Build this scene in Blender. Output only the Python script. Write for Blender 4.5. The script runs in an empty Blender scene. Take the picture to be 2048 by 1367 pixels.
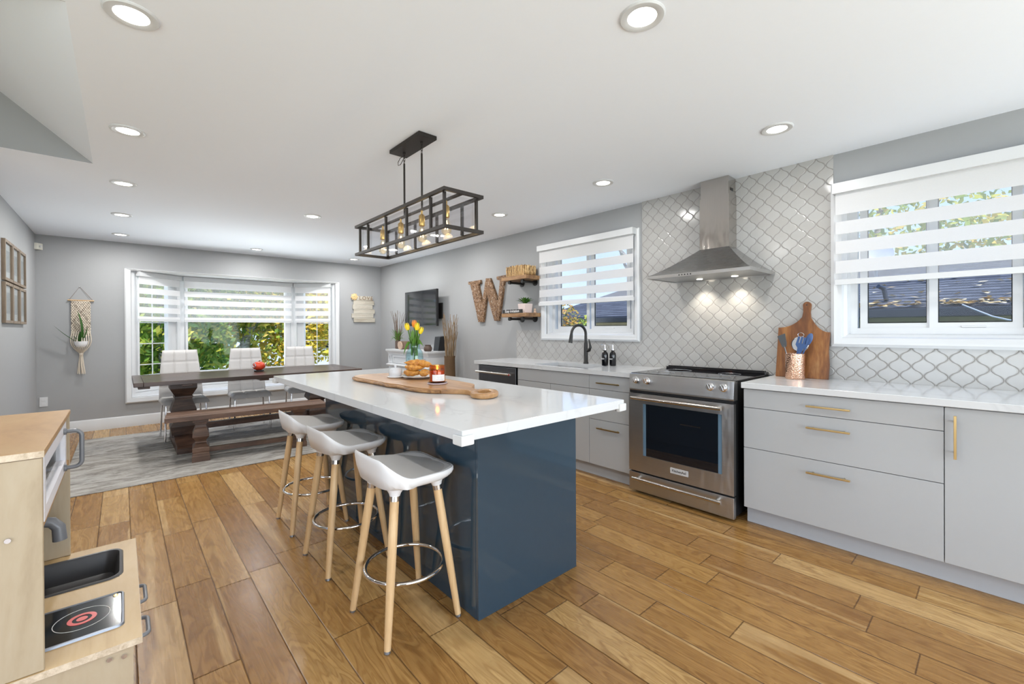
import bpy, bmesh, math, random
from mathutils import Matrix, Vector

random.seed(7)
SC = bpy.context.scene
COL = SC.collection
PI = math.pi

# ------------------------------------------------------------------ camera, sky, sun, large lights, exposure
YAW, PITCH, ROLL, FPX, CAMH = 0.7296, -0.0036, -0.0053, 873.5, 1.2578
fw = Vector((math.sin(YAW) * math.cos(PITCH), math.cos(YAW) * math.cos(PITCH), math.sin(PITCH)))
rt = Vector((math.cos(YAW), -math.sin(YAW), 0))
up = rt.cross(fw)
rt2 = rt * math.cos(ROLL) + up * math.sin(ROLL)
up2 = -rt * math.sin(ROLL) + up * math.cos(ROLL)
cd = bpy.data.cameras.new('camera')
cam = bpy.data.objects.new('camera', cd)
COL.objects.link(cam)
cam.matrix_world = Matrix(((rt2.x, up2.x, -fw.x, 0), (rt2.y, up2.y, -fw.y, 0), (rt2.z, up2.z, -fw.z, CAMH), (0, 0, 0, 1)))
cd.sensor_width = 36
cd.lens = FPX * 36 / 2048
cd.shift_y = -22.5 / 2048
cd.clip_start = 0.02
SC.camera = cam

SC.view_settings.view_transform = 'Standard'
SC.view_settings.look = 'None'
SC.view_settings.gamma = 1
SC.view_settings.use_curve_mapping = False
SC.view_settings.exposure = 0.14
SC.cycles.max_bounces = 10
SC.cycles.diffuse_bounces = 5
SC.cycles.transparent_max_bounces = 16
SC.cycles.sample_clamp_indirect = 6
SC.cycles.caustics_reflective = False
SC.cycles.caustics_refractive = False

world = bpy.data.worlds.new('sky')
SC.world = world
world.use_nodes = True
wn = world.node_tree
wn.nodes.clear()
wo = wn.nodes.new('ShaderNodeOutputWorld')
wb = wn.nodes.new('ShaderNodeBackground')
wt = wn.nodes.new('ShaderNodeTexCoord')
wsx = wn.nodes.new('ShaderNodeSeparateXYZ')
wr = wn.nodes.new('ShaderNodeValToRGB')
wr.color_ramp.elements[0].position = 0.0
wr.color_ramp.elements[0].color = (0.58, 0.74, 1, 1)
wr.color_ramp.elements[1].position = 0.5
wr.color_ramp.elements[1].color = (0.22, 0.44, 0.95, 1)
wn.links.new(wt.outputs['Generated'], wsx.inputs[0])
wn.links.new(wsx.outputs['Z'], wr.inputs[0])
wn.links.new(wr.outputs[0], wb.inputs['Color'])
wb.inputs['Strength'].default_value = 1.5
wn.links.new(wb.outputs[0], wo.inputs[0])


def light(name, kind, loc, energy, color=(1, 1, 1), target=None, size=None, size_y=None, parent=None, **kw):
    d = bpy.data.lights.new(name, kind)
    d.energy = energy
    d.color = color
    if kind == 'AREA':
        d.shape = kw.get('shape', 'RECTANGLE')
        d.size = size
        if size_y:
            d.size_y = size_y
        if 'spread' in kw:
            d.spread = kw['spread']
    if kind in ('POINT', 'SPOT') and size:
        d.shadow_soft_size = size
    if kind == 'SPOT':
        d.spot_size = kw.get('spot', 1.2)
        d.spot_blend = kw.get('blend', 0.6)
    o = bpy.data.objects.new(name, d)
    COL.objects.link(o)
    o.location = loc
    if target is not None:
        o.rotation_euler = (Vector(target) - Vector(loc)).to_track_quat('-Z', 'Y').to_euler()
    if parent:
        o.parent = parent
    return o


sun = light('sun', 'SUN', (0, 0, 8), 3.6, (1, 0.95, 0.86), target=(0.45, 0.62, 7.1))
sun.data.energy = 5.4
sun.data.angle = 0.02
light('rear_fill_light', 'AREA', (1.2, -2.75, 1.0), 158, (0.93, 0.985, 1), target=(1.2, 5, 7.0), size=4.2, size_y=1.8)  # added fill lamp behind the camera, tilted up to brighten the ceiling
light('left_fill_light', 'AREA', (-2.45, 0.4, 1.2), 50, (0.93, 0.985, 1), target=(3.3, 4.5, 1.6), size=3.4, size_y=1.6)  # added fill lamp in the unseen hall opening, lifts the kitchen side
light('ground_bounce_fill', 'AREA', (1.43, 9.8, -0.1), 425, (0.94, 0.985, 1), target=(1.43, 5.2, 2.6), size=6.0, size_y=1.1)  # added lamp hidden below the bay sill, stands in for light off the ground

# ------------------------------------------------------------------ node helpers and materials
MATS = {}


class NT:
    def __init__(s, name):
        s.m = bpy.data.materials.new(name)
        s.m.use_nodes = True
        s.t = s.m.node_tree
        s.t.nodes.clear()
        s.out = s.t.nodes.new('ShaderNodeOutputMaterial')

    def n(s, typ, **kw):
        nd = s.t.nodes.new(typ)
        for k, v in kw.items():
            setattr(nd, k, v)
        return nd

    def put(s, sock, v):
        if isinstance(v, bpy.types.NodeSocket):
            s.t.links.new(v, sock)
        elif v is not None:
            if isinstance(v, tuple) and len(v) == 3 and sock.type == 'RGBA':
                v = (*v, 1)
            sock.default_value = v

    def math(s, op, a, b=None, c=None, clamp=False):
        nd = s.n('ShaderNodeMath', operation=op, use_clamp=clamp)
        s.put(nd.inputs[0], a)
        if b is not None:
            s.put(nd.inputs[1], b)
        if c is not None:
            s.put(nd.inputs[2], c)
        return nd.outputs[0]

    def comb(s, x, y, z):
        nd = s.n('ShaderNodeCombineXYZ')
        for i, v in enumerate((x, y, z)):
            s.put(nd.inputs[i], v)
        return nd.outputs[0]

    def sep(s, v):
        nd = s.n('ShaderNodeSeparateXYZ')
        s.put(nd.inputs[0], v)
        return nd.outputs

    def pos(s):
        return s.n('ShaderNodeNewGeometry').outputs['Position']

    def obj(s):
        return s.n('ShaderNodeTexCoord').outputs['Object']

    def island(s):
        return s.n('ShaderNodeNewGeometry').outputs['Random Per Island']

    def mapv(s, v, scale=(1, 1, 1), rot=(0, 0, 0), loc=(0, 0, 0)):
        nd = s.n('ShaderNodeMapping')
        s.put(nd.inputs[0], v)
        nd.inputs['Scale'].default_value = scale
        nd.inputs['Rotation'].default_value = rot
        nd.inputs['Location'].default_value = loc
        return nd.outputs[0]

    def noise(s, v, scale, detail=3, rough=0.5, dist=0.0):
        nd = s.n('ShaderNodeTexNoise')
        s.put(nd.inputs['Vector'], v)
        nd.inputs['Scale'].default_value = scale
        nd.inputs['Detail'].default_value = detail
        nd.inputs['Roughness'].default_value = rough
        nd.inputs['Distortion'].default_value = dist
        return nd.outputs[0]

    def white(s, v):
        nd = s.n('ShaderNodeTexWhiteNoise', noise_dimensions='3D')
        s.put(nd.inputs['Vector'], v)
        return nd.outputs[0]

    def ramp(s, f, stops, interp='LINEAR'):
        nd = s.n('ShaderNodeValToRGB')
        cr = nd.color_ramp
        cr.interpolation = interp
        while len(cr.elements) < len(stops):
            cr.elements.new(0.5)
        for e, (p, c) in zip(cr.elements, stops):
            e.position = p
            e.color = (*c, 1) if len(c) == 3 else c
        s.put(nd.inputs[0], f)
        return nd.outputs[0]

    def mix(s, f, a, b, blend='MIX'):
        nd = s.n('ShaderNodeMix', data_type='RGBA', blend_type=blend)
        s.put(nd.inputs[0], f)
        s.put(nd.inputs[6], a)
        s.put(nd.inputs[7], b)
        return nd.outputs[2]

    def bump(s, h, strength=0.3, dist=0.01):
        nd = s.n('ShaderNodeBump')
        nd.inputs['Strength'].default_value = strength
        nd.inputs['Distance'].default_value = dist
        s.put(nd.inputs['Height'], h)
        return nd.outputs[0]

    def bsdf(s, col, rough=0.5, metal=0.0, normal=None, spec=0.5, coat=0.0, coat_rough=0.05, emit=None, emit_s=0.0, trans=0.0):
        b = s.n('ShaderNodeBsdfPrincipled')
        s.put(b.inputs['Base Color'], col)
        s.put(b.inputs['Roughness'], rough)
        s.put(b.inputs['Metallic'], metal)
        s.put(b.inputs['Specular IOR Level'], spec)
        s.put(b.inputs['Coat Weight'], coat)
        s.put(b.inputs['Coat Roughness'], coat_rough)
        s.put(b.inputs['Transmission Weight'], trans)
        if normal is not None:
            s.put(b.inputs['Normal'], normal)
        if emit is not None:
            s.put(b.inputs['Emission Color'], emit)
            b.inputs['Emission Strength'].default_value = emit_s
        return b.outputs[0]

    def done(s, sh):
        s.t.links.new(sh, s.out.inputs['Surface'])
        return s.m


def plain(name, col, rough=0.5, metal=0.0, spec=0.5, coat=0.0, var=0.04, nscale=30, bump=0.0, bscale=60):
    k = NT(name)
    o = k.obj()
    f = k.noise(o, nscale, 2)
    c = k.mix(f, tuple(max(0, x * (1 - var)) for x in col), tuple(min(1, x * (1 + var)) for x in col))
    nrm = k.bump(k.noise(o, bscale, 3), bump, 0.005) if bump else None
    MATS[name] = k.done(k.bsdf(c, rough, metal, nrm, spec, coat))
    return MATS[name]


def wood(name, stops, grain='x', scale=6.0, stretch=0.08, rough=0.45, coat=0.0, bump=0.1, dist=0.6, spec=0.5):
    k = NT(name)
    o = k.obj()
    sc = {'x': (stretch, 1, 1), 'y': (1, stretch, 1), 'z': (1, 1, stretch)}[grain]
    v = k.mapv(o, sc)
    f = k.noise(v, scale * 2.2, 6, 0.62, dist)
    g = k.noise(v, scale * 14, 3, 0.6)
    h = k.math('ADD', k.math('MULTIPLY', f, 0.8), k.math('MULTIPLY', g, 0.2))
    c = k.ramp(h, stops)
    MATS[name] = k.done(k.bsdf(c, rough, 0, k.bump(h, bump, 0.006), spec, coat))
    return MATS[name]


def steel(name, col=(0.56, 0.54, 0.52), rough=0.24, axis='y', amt=0.12):
    k = NT(name)
    o = k.obj()
    sc = {'x': (0.02, 1, 1), 'y': (1, 0.02, 1), 'z': (1, 1, 0.02)}[axis]
    f = k.noise(k.mapv(o, sc), 260, 3, 0.7)
    big = k.noise(k.mapv(o, (1, 3, 1)), 3.2, 2)
    r = k.math('ADD', k.math('MULTIPLY', f, amt), rough - amt / 2)
    c = k.mix(f, tuple(x * 0.9 for x in col), tuple(min(1, x * 1.08) for x in col))
    MATS[name] = k.done(k.bsdf(c, r, 1.0, k.bump(big, 0.22, 0.03)))
    return MATS[name]


def emitter(name, col, strength):
    k = NT(name)
    f = k.noise(k.obj(), 20, 1)
    c = k.mix(f, col, tuple(min(1, x * 1.02) for x in col))
    MATS[name] = k.done(k.bsdf(c, 0.5, emit=c, emit_s=strength))
    return MATS[name]


def clear(name, tint=(1, 1, 1), refl=0.12, rough=0.02, dark=0.0):
    k = NT(name)
    f = k.noise(k.obj(), 4, 1)
    t = k.n('ShaderNodeBsdfTransparent')
    k.put(t.inputs[0], k.mix(f, tint, tuple(min(1, x * 1.01) for x in tint)))
    g = k.n('ShaderNodeBsdfGlossy')
    g.inputs['Roughness'].default_value = rough
    lw = k.n('ShaderNodeLayerWeight')
    lw.inputs['Blend'].default_value = 0.5
    m = k.n('ShaderNodeMixShader')
    k.put(m.inputs[0], k.math('ADD', refl * 0.22, k.math('MULTIPLY', k.math('POWER', lw.outputs['Facing'], 4.0), refl * 3.0), clamp=True))
    k.put(m.inputs[1], t.outputs[0])
    k.put(m.inputs[2], g.outputs[0])
    MATS[name] = k.done(m.outputs[0])
    return MATS[name]


def floor_material():
    k = NT('oak_plank_floor')
    x, y, z = k.sep(k.obj())
    X = k.math('DIVIDE', k.math('SUBTRACT', x, 0.185), 0.15)
    row = k.math('FLOOR', X)
    fx = k.math('FRACT', X)
    r1 = k.white(k.comb(row, 3.1, 0.7))
    r2 = k.white(k.comb(row, 9.4, 2.2))
    L = k.math('ADD', 0.62, k.math('MULTIPLY', r2, 0.55))
    Y = k.math('DIVIDE', k.math('ADD', y, k.math('MULTIPLY', r1, 5.0)), L)
    idx = k.math('FLOOR', Y)
    fy = k.math('FRACT', Y)
    pid = k.comb(row, idx, 1.7)
    rnd = k.white(pid)
    rnd2 = k.white(k.comb(idx, row, 5.3))
    off = k.comb(k.math('MULTIPLY', rnd, 37.0), k.math('MULTIPLY', rnd2, 51.0), rnd)
    v = k.n('ShaderNodeVectorMath', operation='ADD')
    k.put(v.inputs[0], k.obj())
    k.put(v.inputs[1], off)
    vv = v.outputs[0]
    base = k.ramp(rnd, [(0, (0.29, 0.150, 0.048)), (0.35, (0.335, 0.180, 0.058)), (0.65, (0.37, 0.205, 0.068)), (0.9, (0.41, 0.240, 0.086)), (1, (0.50, 0.32, 0.135))])
    low = k.noise(k.mapv(vv, (5.5, 0.9, 1)), 1.6, 3, 0.5, 0.8)
    ring = k.math('SINE', k.math('MULTIPLY', low, 60.0))
    fine = k.noise(k.mapv(vv, (22, 1.0, 1)), 3.0, 3, 0.5, 0.3)
    g = k.math('ADD', k.math('MULTIPLY', ring, 0.095), k.math('MULTIPLY', fine, 0.50))
    gr = k.ramp(g, [(0.05, (0.76, 0.71, 0.66)), (0.25, (0.92, 0.90, 0.88)), (0.40, (1.05, 1.05, 1.05))])
    c = k.mix(1.0, base, gr, 'MULTIPLY')
    fig = k.math('SINE', k.math('MULTIPLY', low, 95.0))
    c = k.mix(1.0, c, k.ramp(k.math('ADD', 0.5, k.math('MULTIPLY', fig, 0.5)), [(0.55, (1, 1, 1)), (0.97, (0.80, 0.75, 0.70))]), 'MULTIPLY')
    # pale sapwood streak along some boards
    sap = k.noise(k.mapv(vv, (7.0, 0.35, 1)), 1.3, 1, 0.4, 0.5)
    sapf = k.math('MULTIPLY', k.ramp(sap, [(0.60, (0, 0, 0)), (0.64, (1, 1, 1))]), k.math('GREATER_THAN', rnd2, 0.55))
    c = k.mix(k.math('MULTIPLY', sapf, 0.62), c, k.mix(1.0, (0.54, 0.36, 0.17), gr, 'MULTIPLY'))
    # dark heart streaks
    ht = k.noise(k.mapv(vv, (9.0, 0.5, 1)), 1.7, 2, 0.5, 0.4)
    c = k.mix(k.math('MULTIPLY', k.ramp(ht, [(0.64, (0, 0, 0)), (0.72, (1, 1, 1))]), 0.26), c, (0.16, 0.075, 0.03))
    # knots
    vo = k.n('ShaderNodeTexVoronoi')
    k.put(vo.inputs['Vector'], k.mapv(vv, (2.4, 1.5, 1)))
    vo.inputs['Scale'].default_value = 1.35
    kn = k.ramp(vo.outputs['Distance'], [(0.0, (1, 1, 1)), (0.028, (0.9, 0.9, 0.9)), (0.05, (0, 0, 0))])
    c = k.mix(k.math('MULTIPLY', kn, 0.6), c, (0.10, 0.045, 0.02))
    # joints
    dx = k.math('MULTIPLY', k.math('MINIMUM', fx, k.math('SUBTRACT', 1.0, fx)), 0.15)
    dy = k.math('MULTIPLY', k.math('MINIMUM', fy, k.math('SUBTRACT', 1.0, fy)), L)
    d = k.math('MINIMUM', dx, dy)
    gap = k.ramp(d, [(0.0, (0.25, 0.2, 0.16)), (0.0009, (0.5, 0.45, 0.4)), (0.0020, (1, 1, 1))])
    c = k.mix(1.0, c, gap, 'MULTIPLY')
    scrape = k.noise(k.mapv(vv, (4, 13, 1)), 2.0, 2, 0.5)
    bev = k.math('MINIMUM', k.math('DIVIDE', d, 0.004), 1.0)
    h = k.math('ADD', k.math('MULTIPLY', bev, 1.0), k.math('MULTIPLY', scrape, 0.8))
    rough = k.math('ADD', 0.20, k.math('MULTIPLY', fine, 0.14))
    MATS['floor'] = k.done(k.bsdf(c, rough, 0, k.bump(h, 0.4, 0.004), 0.26))


def tile_material():
    k = NT('arabesque_tile')
    x, y, z = k.sep(k.pos())
    X = k.math('DIVIDE', k.math('SUBTRACT', y, 0.633), 0.054)
    Z = k.math('DIVIDE', k.math('SUBTRACT', z, 1.074), 0.056)
    DL = 0.075
    zn = k.math('FLOOR', Z)
    zf = k.math('FRACT', Z)
    s1 = k.math('MULTIPLY', k.math('SINE', k.math('MULTIPLY', zf, 2 * PI)), 0.140)
    s2 = k.math('MULTIPLY', k.math('SINE', k.math('MULTIPLY', zf, 6 * PI)), 0.020)
    gg = k.math('SUBTRACT', k.math('SUBTRACT', zf, s1), s2)
    g = k.math('ADD', zn, k.math('ADD', DL, k.math('MULTIPLY', gg, 1 - 2 * DL)))
    # short bars that join the necks
    zr = k.math('ROUND', Z)
    xn = k.math('MULTIPLY', k.math('SUBTRACT', X, zr), 0.5)
    xd = k.math('MULTIPLY', k.math('ABSOLUTE', k.math('SUBTRACT', xn, k.math('ROUND', xn))), 2.0)
    bar = k.math('MAXIMUM', k.math('MULTIPLY', k.math('ABSOLUTE', k.math('SUBTRACT', Z, zr)), 0.056), k.math('MULTIPLY', k.math('SUBTRACT', xd, DL), 0.054))

    def fam(e):
        h = k.math('FRACT', k.math('MULTIPLY', e, 0.5))
        return k.math('MULTIPLY', k.math('MINIMUM', h, k.math('SUBTRACT', 1.0, h)), 2.0)
    a = fam(k.math('SUBTRACT', X, g))
    b = fam(k.math('ADD', X, g))
    d = k.math('MINIMUM', k.math('MULTIPLY', k.math('MINIMUM', a, b), 0.054 * 0.78), bar)
    # tile id for a slight tone shift
    ia = k.math('FLOOR', k.math('MULTIPLY', k.math('SUBTRACT', X, g), 0.5))
    ib = k.math('FLOOR', k.math('MULTIPLY', k.math('ADD', X, g), 0.5))
    rnd = k.white(k.comb(ia, ib, 0.3))
    tile = k.mix(rnd, (0.40, 0.390, 0.375), (0.435, 0.430, 0.42))
    f = k.ramp(d, [(0.0, (1, 1, 1)), (0.0016, (1, 1, 1)), (0.0026, (0, 0, 0))])
    c = k.mix(f, tile, (0.235, 0.222, 0.205))
    hgt = k.math('POWER', k.math('MINIMUM', k.math('DIVIDE', d, 0.0065), 1.0), 0.6)
    wav = k.math('MULTIPLY', k.noise(k.pos(), 14, 2), 0.25)
    rough = k.math('ADD', 0.14, k.math('MULTIPLY', f, 0.6))
    MATS['tile'] = k.done(k.bsdf(c, rough, 0, k.bump(k.math('ADD', hgt, wav), 0.6, 0.0035), 0.5))


def blind_material(name, top, period=0.129, frac=0.63, sheer=0.80, glow=0.42):
    k = NT(name)
    x, y, z = k.sep(k.pos())
    t = k.math('DIVIDE', k.math('SUBTRACT', top, z), period)
    fr = k.math('FRACT', t)
    isop = k.math('LESS_THAN', fr, frac)
    above = k.math('GREATER_THAN', z, top)
    isop = k.math('MAXIMUM', isop, above)
    weave = k.noise(k.mapv(k.pos(), (1, 1, 6)), 240, 2)
    col = k.mix(weave, (0.80, 0.80, 0.81), (0.90, 0.90, 0.91))
    df = k.n('ShaderNodeBsdfDiffuse')
    k.put(df.inputs[0], col)
    tl = k.n('ShaderNodeBsdfTranslucent')
    k.put(tl.inputs[0], col)
    mo = k.n('ShaderNodeMixShader')
    mo.inputs[0].default_value = glow
    k.put(mo.inputs[1], df.outputs[0])
    k.put(mo.inputs[2], tl.outputs[0])
    tr = k.n('ShaderNodeBsdfTransparent')
    ms = k.n('ShaderNodeMixShader')
    ms.inputs[0].default_value = sheer
    k.put(ms.inputs[1], mo.outputs[0])
    k.put(ms.inputs[2], tr.outputs[0])
    m = k.n('ShaderNodeMixShader')
    k.put(m.inputs[0], isop)
    k.put(m.inputs[1], ms.outputs[0])
    k.put(m.inputs[2], mo.outputs[0])
    MATS[name] = k.done(m.outputs[0])


def leafy(name, stops, trans=0.35):
    k = NT(name)
    c = k.ramp(k.island(), stops, 'LINEAR')
    c = k.mix(k.math('MULTIPLY', k.noise(k.obj(), 1.2, 2), 0.25), c, (0.6, 0.6, 0.6), 'MULTIPLY')
    a = k.bsdf(c, 0.5)
    t = k.n('ShaderNodeBsdfTranslucent')
    k.put(t.inputs[0], c)
    m = k.n('ShaderNodeMixShader')
    m.inputs[0].default_value = trans
    k.put(m.inputs[1], a)
    k.put(m.inputs[2], t.outputs[0])
    MATS[name] = k.done(m.outputs[0])


def rug_material():
    k = NT('rug_pile')
    o = k.obj()
    f = k.noise(k.mapv(o, (1.0, 3.4, 1)), 1.8, 6, 0.75, 1.2)
    g = k.noise(k.mapv(o, (2.0, 9.0, 1)), 6, 5, 0.7, 0.6)
    h = k.math('ADD', k.math('MULTIPLY', f, 0.65), k.math('MULTIPLY', g, 0.35))
    c = k.ramp(h, [(0.36, (0.10, 0.097, 0.093)), (0.45, (0.21, 0.205, 0.195)), (0.53, (0.37, 0.36, 0.34)), (0.62, (0.47, 0.465, 0.45))])
    warm = k.noise(o, 1.7, 2)
    c = k.mix(k.math('MULTIPLY', warm, 0.22), c, (0.50, 0.40, 0.30))
    MATS['rug'] = k.done(k.bsdf(c, 0.95, 0, k.bump(k.noise(o, 160, 3), 0.5, 0.006), 0.1))


def shingle_material():
    k = NT('roof_shingles')
    x, y, z = k.sep(k.pos())
    rowf = k.math('MULTIPLY', x, 5.2)
    fr = k.math('FRACT', rowf)
    r = k.white(k.comb(k.math('FLOOR', rowf), k.math('FLOOR', k.math('MULTIPLY', y, 4.0)), 0.0))
    c = k.mix(r, (0.060, 0.064, 0.080), (0.115, 0.122, 0.145))
    c = k.mix(k.math('LESS_THAN', fr, 0.34), c, (0.012, 0.013, 0.017))
    c = k.mix(k.math('MULTIPLY', k.noise(k.pos(), 40, 3), 0.25), c, (0.16, 0.165, 0.19))
    MATS['shingle'] = k.done(k.bsdf(c, 0.9, 0, k.bump(fr, 0.5, 0.03), 0.2))


def quartz_material():
    k = NT('white_quartz')
    o = k.pos()
    n1 = k.noise(k.mapv(o, (1.0, 0.55, 1), rot=(0, 0, 0.5)), 1.5, 5, 0.55, 1.4)
    vein = k.math('ABSOLUTE', k.math('SUBTRACT', n1, 0.5))
    v = k.ramp(vein, [(0.0, (1, 1, 1)), (0.006, (0.6, 0.6, 0.6)), (0.022, (0, 0, 0))])
    msk = k.noise(o, 1.1, 2)
    c = k.mix(k.math('MULTIPLY', v, k.math('MULTIPLY', msk, 0.42)), (0.63, 0.64, 0.65), (0.38, 0.39, 0.40))
    MATS['quartz'] = k.done(k.bsdf(c, 0.10, 0, None, 0.5))


def tv_material():
    k = NT('tv_screen')
    f = k.noise(k.obj(), 5, 1)
    c = k.mix(f, (0.010, 0.011, 0.013), (0.014, 0.015, 0.018))
    MATS['screen'] = k.done(k.bsdf(c, 0.06, 0, None, 0.8))


def copper_material():
    k = NT('hammered_copper')
    vo = k.n('ShaderNodeTexVoronoi')
    k.put(vo.inputs['Vector'], k.obj())
    vo.inputs['Scale'].default_value = 130
    c = k.mix(k.noise(k.obj(), 25, 2), (0.72, 0.40, 0.26), (0.88, 0.58, 0.42))
    MATS['copper'] = k.done(k.bsdf(c, 0.22, 1, k.bump(vo.outputs['Distance'], 0.5, 0.004)))


def carved_material():
    k = NT('carved_wood')
    o = k.obj()
    f = k.noise(o, 26, 4, 0.6, 1.8)
    g = k.noise(o, 60, 3, 0.6, 1.0)
    c = k.ramp(f, [(0.36, (0.06, 0.027, 0.011)), (0.47, (0.17, 0.085, 0.035)), (0.56, (0.24, 0.13, 0.06)), (0.66, (0.36, 0.31, 0.26))])
    MATS['carved'] = k.done(k.bsdf(c, 0.6, 0, k.bump(k.math('ADD', f, k.math('MULTIPLY', g, 0.4)), 0.9, 0.012)))


def tworope_material():
    k = NT('macrame_cord')
    o = k.obj()
    x, y, z = k.sep(o)
    a = k.math('SINE', k.math('MULTIPLY', k.math('ADD', x, z), 420))
    c = k.mix(k.math('MULTIPLY', k.math('ADD', a, 1.0), 0.5), (0.52, 0.44, 0.35), (0.74, 0.67, 0.57))
    MATS['cord'] = k.done(k.bsdf(c, 0.9, 0, k.bump(a, 0.4, 0.002), 0.1))


def wicker_material():
    k = NT('wicker')
    o = k.obj()
    x, y, z = k.sep(o)
    a = k.math('SINE', k.math('MULTIPLY', y, 330))
    f = k.noise(o, 70, 3)
    c = k.ramp(k.math('ADD', k.math('MULTIPLY', a, 0.3), f), [(0.2, (0.12, 0.055, 0.02)), (0.5, (0.50, 0.30, 0.12)), (0.8, (0.74, 0.52, 0.26))])
    MATS['wicker'] = k.done(k.bsdf(c, 0.6, 0, k.bump(a, 0.8, 0.004)))


def birch_trunk():
    k = NT('birch_bark')
    o = k.obj()
    f = k.noise(k.mapv(o, (5, 5, 16)), 2.2, 4, 0.6)
    c = k.ramp(f, [(0.36, (0.14, 0.12, 0.11)), (0.5, (0.33, 0.31, 0.30)), (0.62, (0.46, 0.45, 0.44))])
    MATS['bark'] = k.done(k.bsdf(c, 0.9, 0, None, 0.1))


def photo_print():
    k = NT('faded_print')
    x, y, z = k.sep(k.obj())
    f = k.noise(k.obj(), 7, 4, 0.6)
    c = k.mix(f, (0.40, 0.41, 0.40), (0.54, 0.55, 0.53))
    MATS['print'] = k.done(k.bsdf(c, 0.4, 0, None, 0.3))


floor_material(); tile_material(); rug_material(); shingle_material(); quartz_material(); tv_material()
copper_material(); carved_material(); tworope_material(); wicker_material(); birch_trunk(); photo_print()
blind_material('blind_kitchen', 2.083)
blind_material('blind_bay', 1.972, 0.129, 0.62, 0.84, 0.24)
leafy('leaf_green', [(0, (0.07, 0.15, 0.02)), (0.4, (0.19, 0.33, 0.04)), (0.75, (0.42, 0.50, 0.07)), (1, (0.74, 0.62, 0.10))])
leafy('leaf_mixed', [(0, (0.12, 0.24, 0.03)), (0.35, (0.36, 0.48, 0.06)), (0.65, (0.80, 0.70, 0.10)), (1, (0.85, 0.58, 0.14))])
leafy('leaf_yellow', [(0, (0.34, 0.40, 0.05)), (0.3, (0.74, 0.64, 0.08)), (0.7, (0.90, 0.70, 0.10)), (1, (0.88, 0.48, 0.08))])
leafy('leaf_orange', [(0, (0.16, 0.22, 0.04)), (0.5, (0.48, 0.32, 0.07)), (1, (0.66, 0.32, 0.10))])
leafy('leaf_plant', [(0, (0.015, 0.06, 0.012)), (0.6, (0.05, 0.15, 0.02)), (1, (0.14, 0.28, 0.05))], 0.15)
leafy('leaf_tulip', [(0, (0.07, 0.20, 0.02)), (1, (0.22, 0.40, 0.06))], 0.3)
leafy('leaf_roof', [(0, (0.40, 0.24, 0.08)), (0.5, (0.66, 0.48, 0.20)), (1, (0.74, 0.62, 0.40))], 0.1)
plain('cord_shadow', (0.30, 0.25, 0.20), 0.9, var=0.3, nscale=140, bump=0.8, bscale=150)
plain('wall', (0.340, 0.347, 0.354), 0.75, var=0.012, bump=0.03, bscale=220, spec=0.25)
plain('ceiling', (0.855, 0.90, 0.975), 0.85, var=0.006, bump=0.02, bscale=200, spec=0.2)
plain('white_trim', (0.62, 0.632, 0.645), 0.35, var=0.01)
plain('vinyl', (0.64, 0.652, 0.665), 0.3, var=0.01)
plain('gloss_white', (0.425, 0.435, 0.445), 0.10, var=0.01, spec=0.5)
plain('carcass', (0.40, 0.41, 0.42), 0.5, var=0.02)
plain('toekick', (0.43, 0.445, 0.47), 0.4, var=0.02)
plain('navy', (0.031, 0.057, 0.083), 0.06, var=0.03, spec=0.55)
plain('gap_dark', (0.03, 0.03, 0.03), 0.7)
plain('black_metal', (0.014, 0.013, 0.012), 0.38, spec=0.5)
plain('bronze', (0.020, 0.015, 0.012), 0.42, 0.3)
plain('black_gloss', (0.006, 0.006, 0.008), 0.04, spec=0.6)
plain('black_plastic', (0.012, 0.012, 0.013), 0.35)
plain('rubber', (0.03, 0.03, 0.03), 0.8)
plain('oven_glass', (0.006, 0.008, 0.012), 0.02, spec=0.9)
plain('oven_edge', (0.12, 0.20, 0.28), 0.05, spec=0.8)
plain('brass', (0.60, 0.42, 0.18), 0.28, 1.0)
plain('gold_socket', (0.62, 0.40, 0.12), 0.30, 1.0)
plain('chrome', (0.80, 0.80, 0.82), 0.06, 1.0)
plain('nickel', (0.60, 0.56, 0.52), 0.22, 1.0)
plain('grey_metal', (0.30, 0.32, 0.36), 0.35, 0.8)
plain('toy_grey', (0.16, 0.165, 0.18), 0.35, var=0.03)
plain('toy_white', (0.80, 0.79, 0.84), 0.35)
plain('sink_dark', (0.06, 0.058, 0.06), 0.35)
plain('hob_black', (0.012, 0.014, 0.016), 0.1)
plain('red_paint', (0.62, 0.03, 0.03), 0.35)
plain('pale_line', (0.62, 0.62, 0.60), 0.4)
plain('stool_shell', (0.80, 0.80, 0.81), 0.32, var=0.01)
plain('stool_pad', (0.72, 0.71, 0.705), 0.42, var=0.02)
plain('leatherette', (0.62, 0.60, 0.585), 0.45, var=0.02, bump=0.05, bscale=300)
plain('white_guard', (0.68, 0.685, 0.68), 0.45)
plain('ceramic_white', (0.82, 0.82, 0.83), 0.2)
plain('glass_white', (0.66, 0.68, 0.71), 0.12)
plain('candle_amber', (0.50, 0.17, 0.035), 0.08, spec=0.7)
plain('candle_wax', (0.86, 0.50, 0.16), 0.5)
plain('label_white', (0.80, 0.79, 0.78), 0.6)
plain('dark_tray', (0.035, 0.025, 0.03), 0.4)
plain('pink_rim', (0.52, 0.42, 0.45), 0.3)
plain('pot_pink', (0.72, 0.60, 0.56), 0.6)
plain('pot_brown', (0.20, 0.13, 0.09), 0.6, bump=0.2)
plain('pot_dark', (0.09, 0.055, 0.04), 0.5, bump=0.4, bscale=90)
plain('wood_slice', (0.50, 0.36, 0.27), 0.7, var=0.25, nscale=50)
plain('twig_brown', (0.15, 0.095, 0.06), 0.8, var=0.2)
plain('twig_tan', (0.23, 0.155, 0.085), 0.8, var=0.25)
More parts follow.
